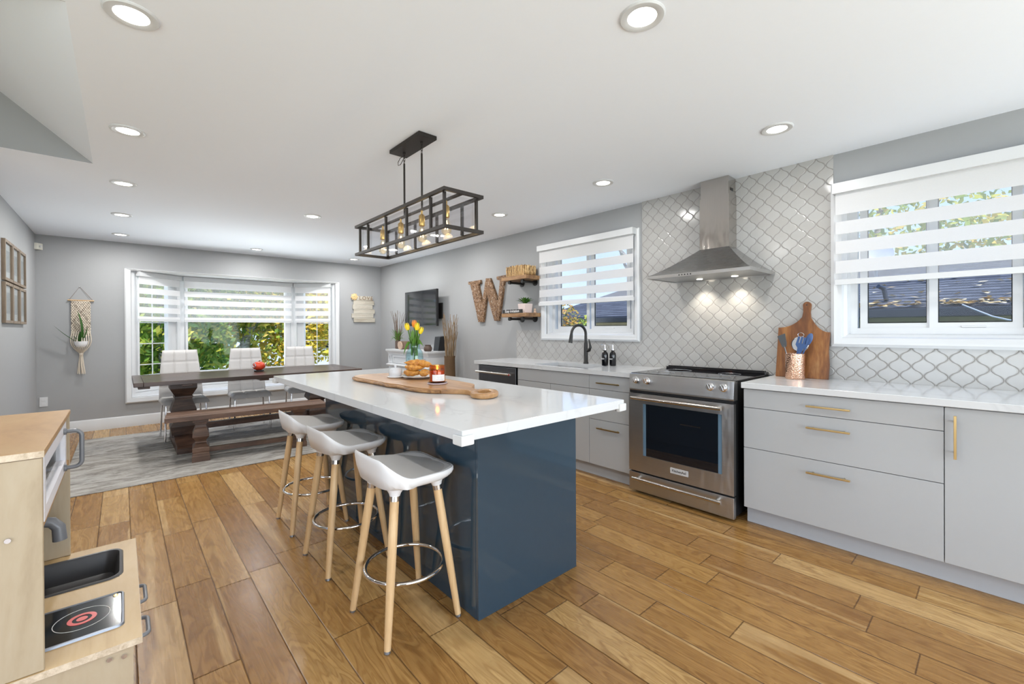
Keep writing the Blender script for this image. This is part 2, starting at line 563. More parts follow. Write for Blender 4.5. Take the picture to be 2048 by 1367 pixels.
plain('woven_brown', (0.11, 0.062, 0.026), 0.7, var=0.5, nscale=120, bump=0.8, bscale=140)
plain('tulip_yellow', (0.88, 0.66, 0.02), 0.45, var=0.12)
plain('tulip_orange', (0.86, 0.28, 0.03), 0.45, var=0.12)
plain('blue_silicone', (0.05, 0.10, 0.24), 0.4)
plain('dark_silicone', (0.07, 0.075, 0.08), 0.45)
plain('mesh_steel', (0.58, 0.56, 0.54), 0.3, 0.8, var=0.2, nscale=400)
plain('sensor_grey', (0.50, 0.49, 0.48), 0.4)
plain('sensor_ivory', (0.66, 0.65, 0.58), 0.4)
plain('soil', (0.04, 0.03, 0.02), 0.9)
plain('pumpkin_red', (0.66, 0.06, 0.02), 0.25, var=0.15)
plain('sign_black', (0.012, 0.012, 0.012), 0.5)
plain('sign_white', (0.85, 0.85, 0.85), 0.5)
plain('ink_black', (0.02, 0.02, 0.02), 0.5)
plain('love_brown', (0.24, 0.16, 0.10), 0.7)
plain('flower_peach', (0.76, 0.52, 0.26), 0.8, var=0.3, nscale=60)
plain('grass', (0.16, 0.24, 0.06), 0.95, var=0.4, nscale=3)
plain('asphalt', (0.55, 0.55, 0.56), 0.9, var=0.1, nscale=2)
plain('siding', (0.58, 0.60, 0.64), 0.8, var=0.05)
plain('brick_beige', (0.42, 0.36, 0.28), 0.9, var=0.2, nscale=12)
plain('fascia', (0.03, 0.035, 0.05), 0.4)
plain('cable', (0.55, 0.55, 0.55), 0.5)
plain('foil_red', (0.55, 0.04, 0.05), 0.3, 0.5)
wood('table_wood', [(0.30, (0.014, 0.008, 0.006)), (0.48, (0.036, 0.018, 0.012)), (0.62, (0.078, 0.042, 0.028)), (0.75, (0.13, 0.08, 0.058))], 'x', 5, 0.06, 0.30, bump=0.25)
wood('pedestal_wood', [(0.30, (0.018, 0.009, 0.006)), (0.48, (0.048, 0.023, 0.014)), (0.62, (0.10, 0.052, 0.033)), (0.75, (0.15, 0.09, 0.06))], 'x', 6, 0.25, 0.42, bump=0.2)
wood('bench_wood', [(0.30, (0.05, 0.026, 0.017)), (0.48, (0.105, 0.058, 0.038)), (0.62, (0.17, 0.10, 0.068)), (0.75, (0.24, 0.16, 0.11))], 'x', 6, 0.2, 0.45, bump=0.2)
wood('leg_beech', [(0.30, (0.50, 0.31, 0.14)), (0.5, (0.66, 0.44, 0.23)), (0.7, (0.76, 0.55, 0.32))], 'z', 9, 0.05, 0.4)
wood('birch', [(0.32, (0.42, 0.27, 0.125)), (0.5, (0.52, 0.36, 0.18)), (0.68, (0.57, 0.42, 0.24))], 'y', 3.0, 0.25, 0.45, bump=0.05, dist=1.4)
wood('birch_top', [(0.32, (0.36, 0.20, 0.08)), (0.5, (0.45, 0.265, 0.115)), (0.68, (0.50, 0.32, 0.15))], 'y', 2.6, 0.25, 0.42, bump=0.05, dist=1.2)
wood('birch_side', [(0.32, (0.31, 0.235, 0.15)), (0.5, (0.41, 0.325, 0.22)), (0.68, (0.45, 0.37, 0.265))], 'z', 2.4, 0.22, 0.5, bump=0.05, dist=1.6)
wood('ply_edge', [(0.35, (0.40, 0.30, 0.20)), (0.6, (0.66, 0.55, 0.42))], 'y', 20, 0.05, 0.6)
wood('acacia', [(0.30, (0.060, 0.020, 0.007)), (0.47, (0.15, 0.052, 0.014)), (0.58, (0.27, 0.105, 0.027)), (0.72, (0.46, 0.25, 0.09))], 'z', 4.0, 0.10, 0.38, bump=0.05, dist=0.5)
wood('live_edge', [(0.28, (0.12, 0.048, 0.015)), (0.42, (0.32, 0.16, 0.06)), (0.56, (0.44, 0.24, 0.10)), (0.74, (0.56, 0.35, 0.17))], 'y', 5, 0.12, 0.35, bump=0.05, dist=0.9)
wood('live_bark', [(0.34, (0.05, 0.02, 0.008)), (0.46, (0.20, 0.09, 0.03)), (0.6, (0.42, 0.22, 0.085)), (0.74, (0.55, 0.33, 0.14))], 'y', 8, 0.25, 0.5, bump=0.5, dist=1.2)
wood('shelf_wood', [(0.30, (0.08, 0.035, 0.015)), (0.48, (0.22, 0.115, 0.05)), (0.62, (0.38, 0.22, 0.10)), (0.75, (0.48, 0.31, 0.17))], 'y', 8, 0.12, 0.6, bump=0.4)
wood('frame_wood', [(0.30, (0.09, 0.06, 0.04)), (0.48, (0.17, 0.125, 0.085)), (0.7, (0.27, 0.21, 0.15))], 'z', 10, 0.1, 0.6)
wood('pallet_wood', [(0.28, (0.28, 0.23, 0.17)), (0.45, (0.44, 0.40, 0.33)), (0.6, (0.56, 0.53, 0.46)), (0.78, (0.66, 0.63, 0.57))], 'x', 8, 0.1, 0.8, bump=0.3)
wood('rod_wood', [(0.3, (0.40, 0.25, 0.12)), (0.7, (0.62, 0.44, 0.26))], 'x', 10, 0.1, 0.6)
wood('pastry', [(0.30, (0.24, 0.075, 0.012)), (0.46, (0.50, 0.20, 0.03)), (0.60, (0.68, 0.34, 0.06)), (0.76, (0.80, 0.52, 0.18))], 'x', 26, 0.9, 0.35, bump=0.6)
steel('steel_y', (0.52, 0.515, 0.51), 0.36, axis='y')
steel('steel_z', (0.54, 0.51, 0.48), 0.15, 'z', 0.08)
steel('steel_hood', (0.36, 0.355, 0.35), 0.26, 'y')
steel('steel_dark', (0.15, 0.155, 0.165), 0.3, 'y')
emitter('lamp_lens', (1, 0.95, 0.86), 7.0)
emitter('bulb_glow', (1, 0.82, 0.52), 7.0)
emitter('flame', (1, 0.62, 0.2), 9.0)
emitter('hood_lens', (1, 0.9, 0.72), 20.0)
clear('window_glass', (0.98, 0.99, 0.99), 0.045)
clear('lamp_glass', (0.96, 0.96, 0.97), 0.16)
clear('bulb_glass', (1.0, 0.93, 0.80), 0.14)
clear('vase_glass', (0.86, 0.955, 0.97), 0.22)
clear('amber_glass', (0.93, 0.60, 0.28), 0.20)
clear('clear_glass', (0.95, 0.97, 0.98), 0.2)


# ------------------------------------------------------------------ mesh builder
class MB:
    def __init__(s, M=None):
        s.bm = bmesh.new()
        s.wn = False
        s.M = M or Matrix.Identity(4)

    def v(s, p):
        return s.bm.verts.new(s.M @ Vector(p))

    def f(s, vs):
        try:
            return s.bm.faces.new(vs)
        except ValueError:
            return None

    def poly(s, pts):
        return s.f([s.v(p) for p in pts])

    def box(s, x0, x1, y0, y1, z0, z1, bev=0.0, seg=2):
        x0, x1 = min(x0, x1), max(x0, x1)
        y0, y1 = min(y0, y1), max(y0, y1)
        z0, z1 = min(z0, z1), max(z0, z1)
        t = bmesh.new()
        vs = [t.verts.new((x, y, z)) for x in (x0, x1) for y in (y0, y1) for z in (z0, z1)]
        for q in ((0, 1, 3, 2), (4, 6, 7, 5), (0, 4, 5, 1), (2, 3, 7, 6), (0, 2, 6, 4), (1, 5, 7, 3)):
            t.faces.new([vs[i] for i in q])
        if bev:
            s.wn = True
            bmesh.ops.bevel(t, geom=list(t.edges), offset=min(bev, (x1 - x0) * .49, (y1 - y0) * .49, (z1 - z0) * .49), segments=seg, profile=0.5, affect='EDGES')
        s.join(t)
        return s

    def join(s, t):
        mp = {}
        for vv in t.verts:
            mp[vv] = s.v(vv.co)
        for ff in t.faces:
            s.f([mp[q] for q in ff.verts])
        t.free()

    def loft(s, rings, caps=True, closed=True):
        rr = [[s.v(p) for p in r] for r in rings]
        n = len(rr[0])
        for a, b in zip(rr, rr[1:]):
            for i in range(n if closed else n - 1):
                j = (i + 1) % n
                s.f([a[i], a[j], b[j], b[i]])
        if caps:
            s.f(rr[0][::-1])
            s.f(rr[-1])
        return s

    def cyl(s, p0, p1, r0, r1=None, seg=16, caps=True):
        r1 = r0 if r1 is None else r1
        p0, p1 = Vector(p0), Vector(p1)
        d = (p1 - p0).normalized()
        a = d.orthogonal().normalized()
        b = d.cross(a)
        ring = lambda p, r: [p + (a * math.cos(2 * PI * i / seg) + b * math.sin(2 * PI * i / seg)) * r for i in range(seg)]
        return s.loft([ring(p0, r0), ring(p1, r1)], caps)

    def tube(s, pts, r, seg=8, closed=False):
        P = [Vector(p) for p in pts]
        n = len(P)
        rs = r if isinstance(r, (list, tuple)) else [r] * n
        T = []
        for i in range(n):
            if closed:
                T.append((P[(i + 1) % n] - P[i - 1]).normalized())
            else:
                T.append((P[min(i + 1, n - 1)] - P[max(i - 1, 0)]).normalized())
        a = T[0].orthogonal().normalized()
        rings = []
        for i in range(n):
            a = (a - T[i] * a.dot(T[i]))
            a = a.normalized() if a.length > 1e-6 else T[i].orthogonal().normalized()
            b = T[i].cross(a)
            rings.append([P[i] + (a * math.cos(2 * PI * k / seg) + b * math.sin(2 * PI * k / seg)) * rs[i] for k in range(seg)])
        if closed:
            rings.append(rings[0])
            return s.loft(rings, False)
        return s.loft(rings, True)

    def lathe(s, prof, c=(0, 0, 0), seg=24, sx=1.0, sy=1.0, sq=None, rot=0.0):
        rings = []
        for r, z in prof:
            ring = []
            for i in range(seg):
                t = 2 * PI * i / seg + rot
                ring.append((c[0] + r * math.cos(t) * sx, c[1] + r * math.sin(t) * sy, c[2] + z))
            rings.append(ring)
        return s.loft(rings, True)

    def square(s, prof, c=(0, 0, 0), sx=1.0, sy=1.0):
        rings = [[(c[0] + a * r * sx, c[1] + b * r * sy, c[2] + z) for a, b in ((-1, -1), (1, -1), (1, 1), (-1, 1))] for r, z in prof]
        return s.loft(rings, True)

    def prism(s, poly, plane, lo, hi, bev=0.0, seg=2):
        mk = {'xy': lambda a, b, h: (a, b, h), 'yz': lambda a, b, h: (h, a, b), 'xz': lambda a, b, h: (a, h, b)}[plane]
        t = bmesh.new()
        A = [t.verts.new(mk(a, b, lo)) for a, b in poly]
        B = [t.verts.new(mk(a, b, hi)) for a, b in poly]
        n = len(poly)
        t.faces.new(A[::-1])
        t.faces.new(B)
        for i in range(n):
            t.faces.new([A[i], A[(i + 1) % n], B[(i + 1) % n], B[i]])
        bmesh.ops.recalc_face_normals(t, faces=list(t.faces))
        if bev:
            s.wn = True
            es = [e for e in t.edges if abs((e.verts[0].co - e.verts[1].co).dot(Vector(mk(0, 0, 1)))) < 1e-6]
            bmesh.ops.bevel(t, geom=es, offset=bev, segments=seg, profile=0.5, affect='EDGES')
        s.join(t)
        return s

    def ell(s, c, rx, ry, rz, seg=20, rings=12):
        rr = []
        for j in range(1, rings):
            ph = -PI / 2 + PI * j / rings
            rr.append([(c[0] + rx * math.cos(ph) * math.cos(2 * PI * i / seg), c[1] + ry * math.cos(ph) * math.sin(2 * PI * i / seg), c[2] + rz * math.sin(ph)) for i in range(seg)])
        return s.loft(rr, True)

    def grid(s, fn, nu, nv):
        g = [[s.v(fn(i / nu, j / nv)) for j in range(nv + 1)] for i in range(nu + 1)]
        for i in range(nu):
            for j in range(nv):
                s.f([g[i][j], g[i + 1][j], g[i + 1][j + 1], g[i][j + 1]])
        return s

    def build(s, name, mat, parent=None, world=True, angle=40, smooth=True, recalc=True, loc=None):
        if recalc:
            bmesh.ops.recalc_face_normals(s.bm, faces=list(s.bm.faces))
        me = bpy.data.meshes.new(name)
        if parent is not None and world:
            s.bm.transform(WM(parent).inverted())
        if loc is not None:
            s.bm.transform(Matrix.Translation(-Vector(loc)))
        s.bm.to_mesh(me)
        s.bm.free()
        me.materials.append(MATS[mat])
        if smooth:
            me.shade_smooth()
            me.set_sharp_from_angle(angle=math.radians(angle))
        o = bpy.data.objects.new(name, me)
        COL.objects.link(o)
        if s.wn and smooth:
            w_ = o.modifiers.new('flat_faces', 'WEIGHTED_NORMAL')
            w_.keep_sharp = True
            w_.weight = 80
        if parent is not None:
            o.parent = parent
        if loc is not None:
            o.location = loc
        return o


def WM(o):
    m = Matrix.Translation(o.location) @ o.rotation_euler.to_matrix().to_4x4()
    return WM(o.parent) @ m if o.parent else m


def tag(o, label, cat, group=None):
    o['label'] = label
    o['category'] = cat
    if group:
        o['group'] = group
    return o


def thing(name, label, cat, loc=(0, 0, 0), rz=0.0, group=None):
    o = bpy.data.objects.new(name, None)
    o.empty_display_size = 0.05
    COL.objects.link(o)
    o.location = loc
    o.rotation_euler = (0, 0, rz)
    return tag(o, label, cat, group)


def single(mb, name, mat, label, cat, loc, group=None, **kw):
    return tag(mb.build(name, mat, loc=loc, **kw), label, cat, group)


def struct(mb, name, mat, parent=None, **kw):
    o = mb.build(name, mat, parent, **kw)
    if parent is None:
        o['kind'] = 'structure'
    return o


def dup(root, loc, rz=0.0, label=None):
    r = root.copy()
    COL.objects.link(r)
    r.location = loc
    r.rotation_euler = (0, 0, rz)
    if label:
        r['label'] = label
    for ch in [c for c in bpy.data.objects if c.parent == root]:
        c2 = ch.copy()
        COL.objects.link(c2)
        c2.parent = r
        for g in [q for q in bpy.data.objects if q.parent == ch]:
            g2 = g.copy()
            COL.objects.link(g2)
            g2.parent = c2
    return r


def text(name, body, size, loc, facing, mat, parent, extrude=0.001, spacing=1.0, align='CENTER'):
    cu = bpy.data.curves.new(name, 'FONT')
    cu.body = body
    cu.size = size
    cu.extrude = extrude
    cu.align_x = align
    cu.align_y = 'CENTER'
    cu.space_character = spacing
    cu.materials.append(MATS[mat])
    o = bpy.data.objects.new(name, cu)
    COL.objects.link(o)
    rot = {'-x': (PI / 2, 0, -PI / 2), '-y': (PI / 2, 0, 0)}[facing] if isinstance(facing, str) else facing
    o.rotation_euler = rot
    o.location = loc
    bpy.context.view_layer.update()
    me = bpy.data.meshes.new_from_object(o.evaluated_get(bpy.context.evaluated_depsgraph_get()))
    bpy.data.objects.remove(o)
    bpy.data.curves.remove(cu)
    me.name = name
    o = bpy.data.objects.new(name, me)
    COL.objects.link(o)
    o.rotation_euler = rot
    o.location = loc
    if parent is not None:
        o.parent = parent
        o.location = WM(parent).inverted() @ Vector(loc)
    return o


XK, YF, XL, H = 3.592, 7.672, -0.761, 2.4216
# ------------------------------------------------------------------ room shell
struct(MB().box(-2.45, 3.72, -2.7, 7.80, -0.12, 0.0), 'floor', 'floor', smooth=False)
c = MB()
c.box(-0.14, 3.80, -2.75, 7.85, H, H + 0.14)
c.box(-2.5, -0.14, -2.75, 2.20, H, H + 0.14)
c.box(-2.5, -0.14, 4.20, 7.85, H, H + 0.14)
struct(c, 'ceiling', 'ceiling', smooth=False)
# sloped soffit and end walls inside the stair opening of the ceiling
c = MB()
xl, zl = -2.4, H + 2.26 * 0.83
c.loft([[(-0.14, 2.2, H), (-0.14, 4.2, H), (-0.13, 4.2, H + .14), (-0.13, 2.2, H + .14)], [(xl, 2.2, zl), (xl, 4.2, zl), (xl, 4.2, zl + .1), (xl, 2.2, zl + .1)]])
struct(c, 'ceiling_stairwell', 'ceiling', smooth=False)
c = MB()
c.loft([[(-0.138, 4.197, H + .0005), (xl, 4.197, H + .0005), (xl, 4.197, zl)], [(-0.138, 4.1995, H + .0005), (xl, 4.1995, H + .0005), (xl, 4.1995, zl)]])
c.loft([[(-0.138, 2.203, H + .0005), (xl, 2.203, H + .0005), (xl, 2.203, zl)], [(-0.138, 2.2005, H + .0005), (xl, 2.2005, H + .0005), (xl, 2.2005, zl)]])
c.box(xl - .1, xl, 2.1, 4.3, H, zl)
struct(c, 'wall_stairwell', 'wall', smooth=False)

# right wall with two window openings
W1 = (2.30, 3.42, 1.20, 2.13)
W2 = (-0.15, 0.70, 1.195, 2.15)
w = MB()
xa, xb = XK, XK + 0.15
w.box(xa, xb, -2.75, W2[0], 0, H)
w.box(xa, xb, W2[0], W2[1], 0, W2[2]); w.box(xa, xb, W2[0], W2[1], W2[3], H)
w.box(xa, xb, W2[1], W1[0], 0, H)
w.box(xa, xb, W1[0], W1[1], 0, W1[2]); w.box(xa, xb, W1[0], W1[1], W1[3], H)
w.box(xa, xb, W1[1], YF + .15, 0, H)
struct(w, 'wall_right', 'wall', smooth=False)
# tiled backsplash: low band, full height field behind the hood, strip under the far window
t = MB()
for y0, y1, z0, z1 in ((0.75, 2.201, 0.91, H), (2.201, 3.505, 0.91, 1.15), (3.505, 3.925, 0.91, 1.244), (-0.9, 0.75, 0.91, 1.145)):
    t.box(XK - 0.009, XK + 0.004, y0, y1, z0, z1)
struct(t, 'wall_right_tile', 'tile', smooth=False)

# far wall with the bay opening
B0, B1, BZ0, BZ1 = 0.095, 2.765, 0.37, 2.066
w = MB()
w.box(XL - .15, B0, YF, YF + .15, 0, H)
w.box(B1, XK + .15, YF, YF + .15, 0, H)
w.box(B0, B1, YF, YF + .15, 0, BZ0)
w.box(B0, B1, YF, YF + .15, BZ1, H)
struct(w, 'wall_far', 'wall', smooth=False)
w = MB()
w.box(XL - .15, XL, 4.2, YF, 0, H)
struct(w, 'wall_left', 'wall', smooth=False)
w = MB()
w.box(-2.5, XL - .15, 4.2, 4.35, 0, H)
struct(w, 'wall_stair', 'wall', smooth=False)
w = MB()
w.box(-2.6, -2.5, -2.75, -1.6, 0, H); w.box(-2.6, -2.5, 2.3, 4.35, 0, H)
w.box(-2.6, -2.5, -1.6, 2.3, 2.2, H); w.box(-2.6, -2.5, -1.6, 2.3, 0, 0.35)
struct(w, 'wall_hall', 'wall', smooth=False)
w = MB()
w.box(-2.6, -0.95, -2.9, -2.75, 0, H); w.box(3.3, 3.74, -2.9, -2.75, 0, H); w.box(-0.95, 3.3, -2.9, -2.75, 2.2, H)
struct(w, 'wall_back', 'wall', smooth=False)


def baseboard(name, p0, p1, nrm):
    # colonial profile swept along a wall
    prof = [(0, 0), (0.018, 0), (0.018, 0.095), (0.013, 0.108), (0.013, 0.125), (0.006, 0.14), (0, 0.144)]
    m = MB()
    rings = []
    for p in (p0, p1):
        rings.append([(p[0] + nrm[0] * d, p[1] + nrm[1] * d, z) for d, z in prof])
    m.loft(rings)
    return struct(m, name, 'white_trim', angle=30)


baseboard('baseboard_far', (XL, YF), (XK, YF), (0, -1))
baseboard('baseboard_left', (XL, 4.2), (XL, YF), (1, 0))
baseboard('baseboard_right', (XK, 3.96), (XK, YF), (-1, 0))


# ------------------------------------------------------------------ windows
def casing_ring(m, fr, u0, u1, z0, z1, steps, ts=1.0):
    """rectangular picture-frame casing; steps = [(inset, projection), ...] from outside in"""
    rings = []
    for ins, pr in steps:
        rings.append([fr(u0 + ins, z0 + ins, pr), fr(u1 - ins, z0 + ins, pr), fr(u1 - ins, z1 - ins * ts, pr), fr(u0 + ins, z1 - ins * ts, pr)])
    m.loft(rings, False)


def frame_ring(m, fr, u0, u1, z0, z1, wd, d0, d1):
    """flat frame bar of width wd between depths d0 and d1"""
    for a, b, c_, d in ((u0, u0 + wd, z0, z1), (u1 - wd, u1, z0, z1), (u0 + wd, u1 - wd, z0, z0 + wd), (u0 + wd, u1 - wd, z1 - wd, z1)):
        ring = lambda q: [fr(a, c_, q), fr(b, c_, q), fr(b, d, q), fr(a, d, q)]
        m.loft([ring(d0), ring(d1)])


def kitchen_window(name, op, outer, mull, gz):
    y0, y1, z0, z1 = op
    fr = lambda u, z, d: (XK - d, u, z)
    m = MB()
    o0, o1, oz0, oz1 = outer
    steps = [(0, 0.0), (0, 0.022), (0.018, 0.030), (0.032, 0.024), (0.046, 0.020), (0.058, 0.016), (0.066, 0.0)]
    casing_ring(m, fr, o0, o1, oz0, oz1, steps)
    # stool-and-jamb liner into the wall
    i = 0.066
    rings = [[fr(o0 + i, oz0 + i, 0), fr(o1 - i, oz0 + i, 0), fr(o1 - i, oz1 - i, 0), fr(o0 + i, oz1 - i, 0)],
             [fr(y0 + .02, z0 + .015, -.012), fr(y1 - .02, z0 + .015, -.012), fr(y1 - .02, z1 - .02, -.012), fr(y0 + .02, z1 - .02, -.012)],
             [fr(y0 + .03, z0 + .02, -.075), fr(y1 - .03, z0 + .02, -.075), fr(y1 - .03, z1 - .03, -.075), fr(y0 + .03, z1 - .03, -.075)]]
    m.loft(rings, False)
    root = struct(m, name, 'white_trim', angle=25)
    f = MB()
    frame_ring(f, fr, y0 + .02, y1 - .02, z0 + .012, z1 - .02, 0.045, -0.06, -0.12)
    (fr0, fr1), (ga0, ga1), (gb0, gb1) = mull, gz[0], gz[1]
    zb, zt = gz[2]
    root2 = f.build('window_frame', 'vinyl', root, angle=30)
    for a, b, dep in ((ga0, ga1, -0.066), (gb0, gb1, -0.080)):
        sname = MB()
        frame_ring(sname, fr, a - .038, b + .038, zb - .042, zt + .04, 0.038, dep, dep - .03)
        sash = sname.build('sash', 'vinyl', root, angle=30)
        g = MB()
        g.box(XK - dep + .012, XK - dep + .016, a - .004, b + .004, zb - .004, zt + .004)
        g.build('glass_pane', 'window_glass', root, smooth=False)
        k = MB()
        frame_ring(k, fr, a - .002, b + .002, zb - .002, zt + .002, 0.006, dep - .008, dep - .022)
        k.build('gasket', 'rubber', root, smooth=False)
    lk = MB()
    lk.box(XK + .058, XK + .068, (ga0 + ga1) / 2 - .05, (ga0 + ga1) / 2 + .05, zb - .033, zb - .022, .003)
    lk.build('sash_latch', 'vinyl', root)
    return root


kitchen_window('window_1', W1, (2.225, 3.498, 1.135, 2.19), (2.81, 2.92), ((2.416, 2.81), (2.918, 3.29), (1.289, 2.06)))
kitchen_window('window_2', W2, (-0.215, 0.762, 1.13, 2.222), (0.257, 0.298), ((-0.045, 0.250), (0.300, 0.585), (1.287, 2.08)))

# bay window: three lights on angled walls
yb = 8.10
PL = [(0.10, YF + 0.02), (0.65, yb), (2.21, yb), (2.76, YF + 0.02)]
m = MB()
frw = lambda u, z, d: (u, YF - d, z)
casing_ring(m, frw, 0.033, 2.824, 0.308, 2.083, [(0, 0.0), (0, 0.022), (0.014, 0.030), (0.030, 0.025), (0.045, 0.02), (0.062, 0.016), (0.066, -0.03)], 0.36)
bay = struct(m, 'window_3', 'white_trim', angle=25)
m = MB()
for za, zb_ in ((0.30, 0.385), (2.062, 2.15)):
    poly = [(0.098, YF + 0.001), (0.098, YF + .05), (0.62, yb + .10), (2.24, yb + .10), (2.762, YF + .05), (2.762, YF + 0.001)]
    m.prism(poly, 'xy', za, zb_)
m.build('bay_seat_and_head', 'white_trim', bay, smooth=False)


def bay_fr(i):
    a, b = Vector((*PL[i], 0)), Vector((*PL[i + 1], 0))
    d = (b - a)
    L = d.length
    d.normalize()
    n = Vector((d.y, -d.x, 0))
    return L, lambda u, z, dep: tuple(a + d * u + n * dep + Vector((0, 0, z)))


BAYZ0, BAYZ1 = 0.385, 2.062
for i in range(3):
    L, fr = bay_fr(i)
    m = MB()
    frame_ring(m, fr, 0.0, L, BAYZ0, BAYZ1, 0.045, 0.0, -0.09)
    if i == 1:
        g0, g1 = 0.095, L - 0.135
    elif i == 0:
        g0, g1 = 0.115, L - 0.175
    else:
        g0, g1 = 0.165, L - 0.115
    z0, z1 = 0.655, 1.955
    # filled frame between opening and glass with a stepped moulding
    for a, b, c_, d in ((0.045, g0, BAYZ0 + .045, BAYZ1 - .045), (g1, L - .045, BAYZ0 + .045, BAYZ1 - .045), (g0, g1, BAYZ0 + .045, z0), (g0, g1, z1, BAYZ1 - .045)):
        ring = lambda q: [fr(a, c_, q), fr(b, c_, q), fr(b, d, q), fr(a, d, q)]
        m.loft([ring(-0.03), ring(-0.08)])
    frame_ring(m, fr, g0 - .03, g1 + .03, z0 - .03, z1 + .03, 0.028, -0.012, -0.04)
    frame_ring(m, fr, 0.05, L - .05, BAYZ0 + .05, 0.60, 0.02, -0.02, -0.04)
    m.build('bay_frame', 'vinyl', bay, angle=30)
    g = MB()
    ring = lambda q: [fr(g0 - .004, z0 - .004, q), fr(g1 + .004, z0 - .004, q), fr(g1 + .004, z1 + .004, q), fr(g0 - .004, z1 + .004, q)]
    g.loft([ring(-.052), ring(-.056)])
    g.build('glass_pane', 'window_glass', bay, smooth=False)
    if i != 1:
        k = MB()
        um = (g0 + g1) / 2
        for a, b, c_, d in ((um - .006, um + .006, z0, z1), (g0, g1, 1.079, 1.091), (g0, g1, 0.792, 0.804), (g0, g1, 1.37, 1.382)):
            ring = lambda q: [fr(a, c_, q), fr(b, c_, q), fr(b, d, q), fr(a, d, q)]
            k.loft([ring(-.046), ring(-.051)])
        k.build('muntin_grid', 'white_trim', bay, smooth=False)


# ------------------------------------------------------------------ zebra blinds
def blind(label, fr, u0, u1, zt, zf, zb, dep, mat, chain=None, cass=0.05):
    p = fr((u0 + u1) / 2, zb, dep)
    r = thing('zebra_blind', label, 'blind', p, group='white zebra blinds')
    q = lambda a, b, c_, d, d0, d1: [[fr(a, c_, d0), fr(b, c_, d0), fr(b, d, d0), fr(a, d, d0)], [fr(a, c_, d1), fr(b, c_, d1), fr(b, d, d1), fr(a, d, d1)]]
    m = MB(); m.loft(q(u0, u1, zf, zt, dep - cass * .55, dep + cass * .6)); m.build('cassette', 'white_trim', r, smooth=False)
    m = MB(); m.loft(q(u0 + .012, u1 - .012, zb + .012, zf + .01, dep - .0008, dep + .0008)); m.build('striped_fabric', mat, r, smooth=False)
    m = MB(); m.loft(q(u0 + .010, u1 - .010, zb - .016, zb + .018, dep - .009, dep + .011)); m.build('bottom_rail', 'white_trim', r, smooth=False)
    if chain is not None:
        m = MB()
        m.tube([fr(chain, zf, dep + .01), fr(chain, zb - .25, dep + .012)], .0022, 6)
        m.build('pull_chain', 'white_trim', r)
    return r


frk = lambda u, z, d: (XK - d, u, z)
blind('white striped blind on the small window above the sink', frk, 2.255, 3.50, 2.193, 2.133, 1.535, 0.052, 'blind_kitchen', 2.262)
blind('white striped blind on the window beside the hood wall, nearest the camera', frk, -0.215, 0.742, 2.205, 2.14, 1.555, 0.052, 'blind_kitchen')
for i, lb in enumerate(('white striped blind on the left angled side of the bay window', 'wide white striped blind on the middle pane of the bay window', 'white striped blind on the right angled side of the bay window')):
    L, fr = bay_fr(i)
    blind(lb, fr, (0.05, 0.035, 0.03)[i], L - (0.03, 0.035, 0.05)[i], 2.058, 1.995, 1.405, 0.045, 'blind_bay', (L - .05 if i == 2 else None))

# ------------------------------------------------------------------ recessed ceiling lights
lamp0 = None
LAMP_W = (6.5, 12.0)
spots = [('left', 0.035, 2.13, 'nearest the camera'), ('left', 0.035, 3.375, 'beside the stair opening'), ('left', 0.02, 4.60, 'just past the stair opening'), ('left', 0.01, 5.85, 'above the near side of the rug'), ('left', 0.0, 7.05, 'close to the far wall'),
         ('middle', 1.455, 0.89, 'nearest the camera'), ('middle', 1.46, 4.68, 'just beyond the cage pendant'), ('middle', 1.45, 7.10, 'above the bay window'),
         ('right', 2.865, 0.87, 'nearest the camera'), ('right', 2.87, 2.11, 'in front of the range hood'), ('right', 2.87, 3.39, 'in front of the sink window'), ('right', 2.88, 4.64, 'behind the cage pendant'), ('right', 2.88, 5.92, 'above the television'), ('right', 2.86, 7.09, 'in the far corner')]
for row, x, y, where in spots:
    lb = 'round white recessed ceiling light in the %s row, %s' % (row, where)
    if lamp0 is None or (y > 4 and lamp0[1] < 4) or (y < 4 and lamp0[1] > 4):
        r = thing('recessed_ceiling_light', lb, 'ceiling light', (0, 0, 0), group='recessed ceiling lights')
        MB().lathe([(0.052, -.004), (0.058, -.008), (0.078, -.007), (0.083, -.002), (0.083, 0.0), (0.052, 0.0)], seg=36).build('trim_ring', 'white_trim', r)
        MB().lathe([(0.0, -.006), (0.030, -.006), (0.054, -.0045), (0.054, -.001)], seg=30).build('light_lens', 'lamp_lens', r)
        r.location = (x, y, H)
        lamp0 = (r, y)
        light('downlight', 'AREA', (0, 0, -0.012), LAMP_W[y > 4], (1, 0.985, 0.96), size=0.10, parent=r, shape='DISK')
    else:
        r = dup(lamp0[0], (x, y, H), label=lb)

# ------------------------------------------------------------------ kitchen run along the right wall
XF = 2.979


def bar_handle(parent, y0, y1, z0, z1, x=XF, mat='brass', sgn=-1):
    m = MB()
    ax = (y1 - y0) > (z1 - z0)
    xo = x + sgn * 0.030
    if ax:
        m.box(xo - .005, xo + .005, y0, y1, z0 - .005, z0 + .005, .001)
        for y in (y0 + .03, y1 - .03):
            m.cyl((x, y, z0), (xo, y, z0), .004, seg=10)
    else:
        m.box(xo - .005, xo + .005, y0 - .005, y0 + .005, z0, z1, .001)
        for z in (z0 + .03, z1 - .03):
            m.cyl((x, y0, z), (xo, y0, z), .004, seg=10)
    return m.build('handle', mat, parent)


def front(parent, kind, y0, y1, z0, z1, mat='gloss_white', x=XF, th=0.019):
    return MB().box(x, x + th, y0 + .0016, y1 - .0016, z0 + .0016, z1 - .0016, .0012, 1).build(kind, mat, parent, smooth=False)


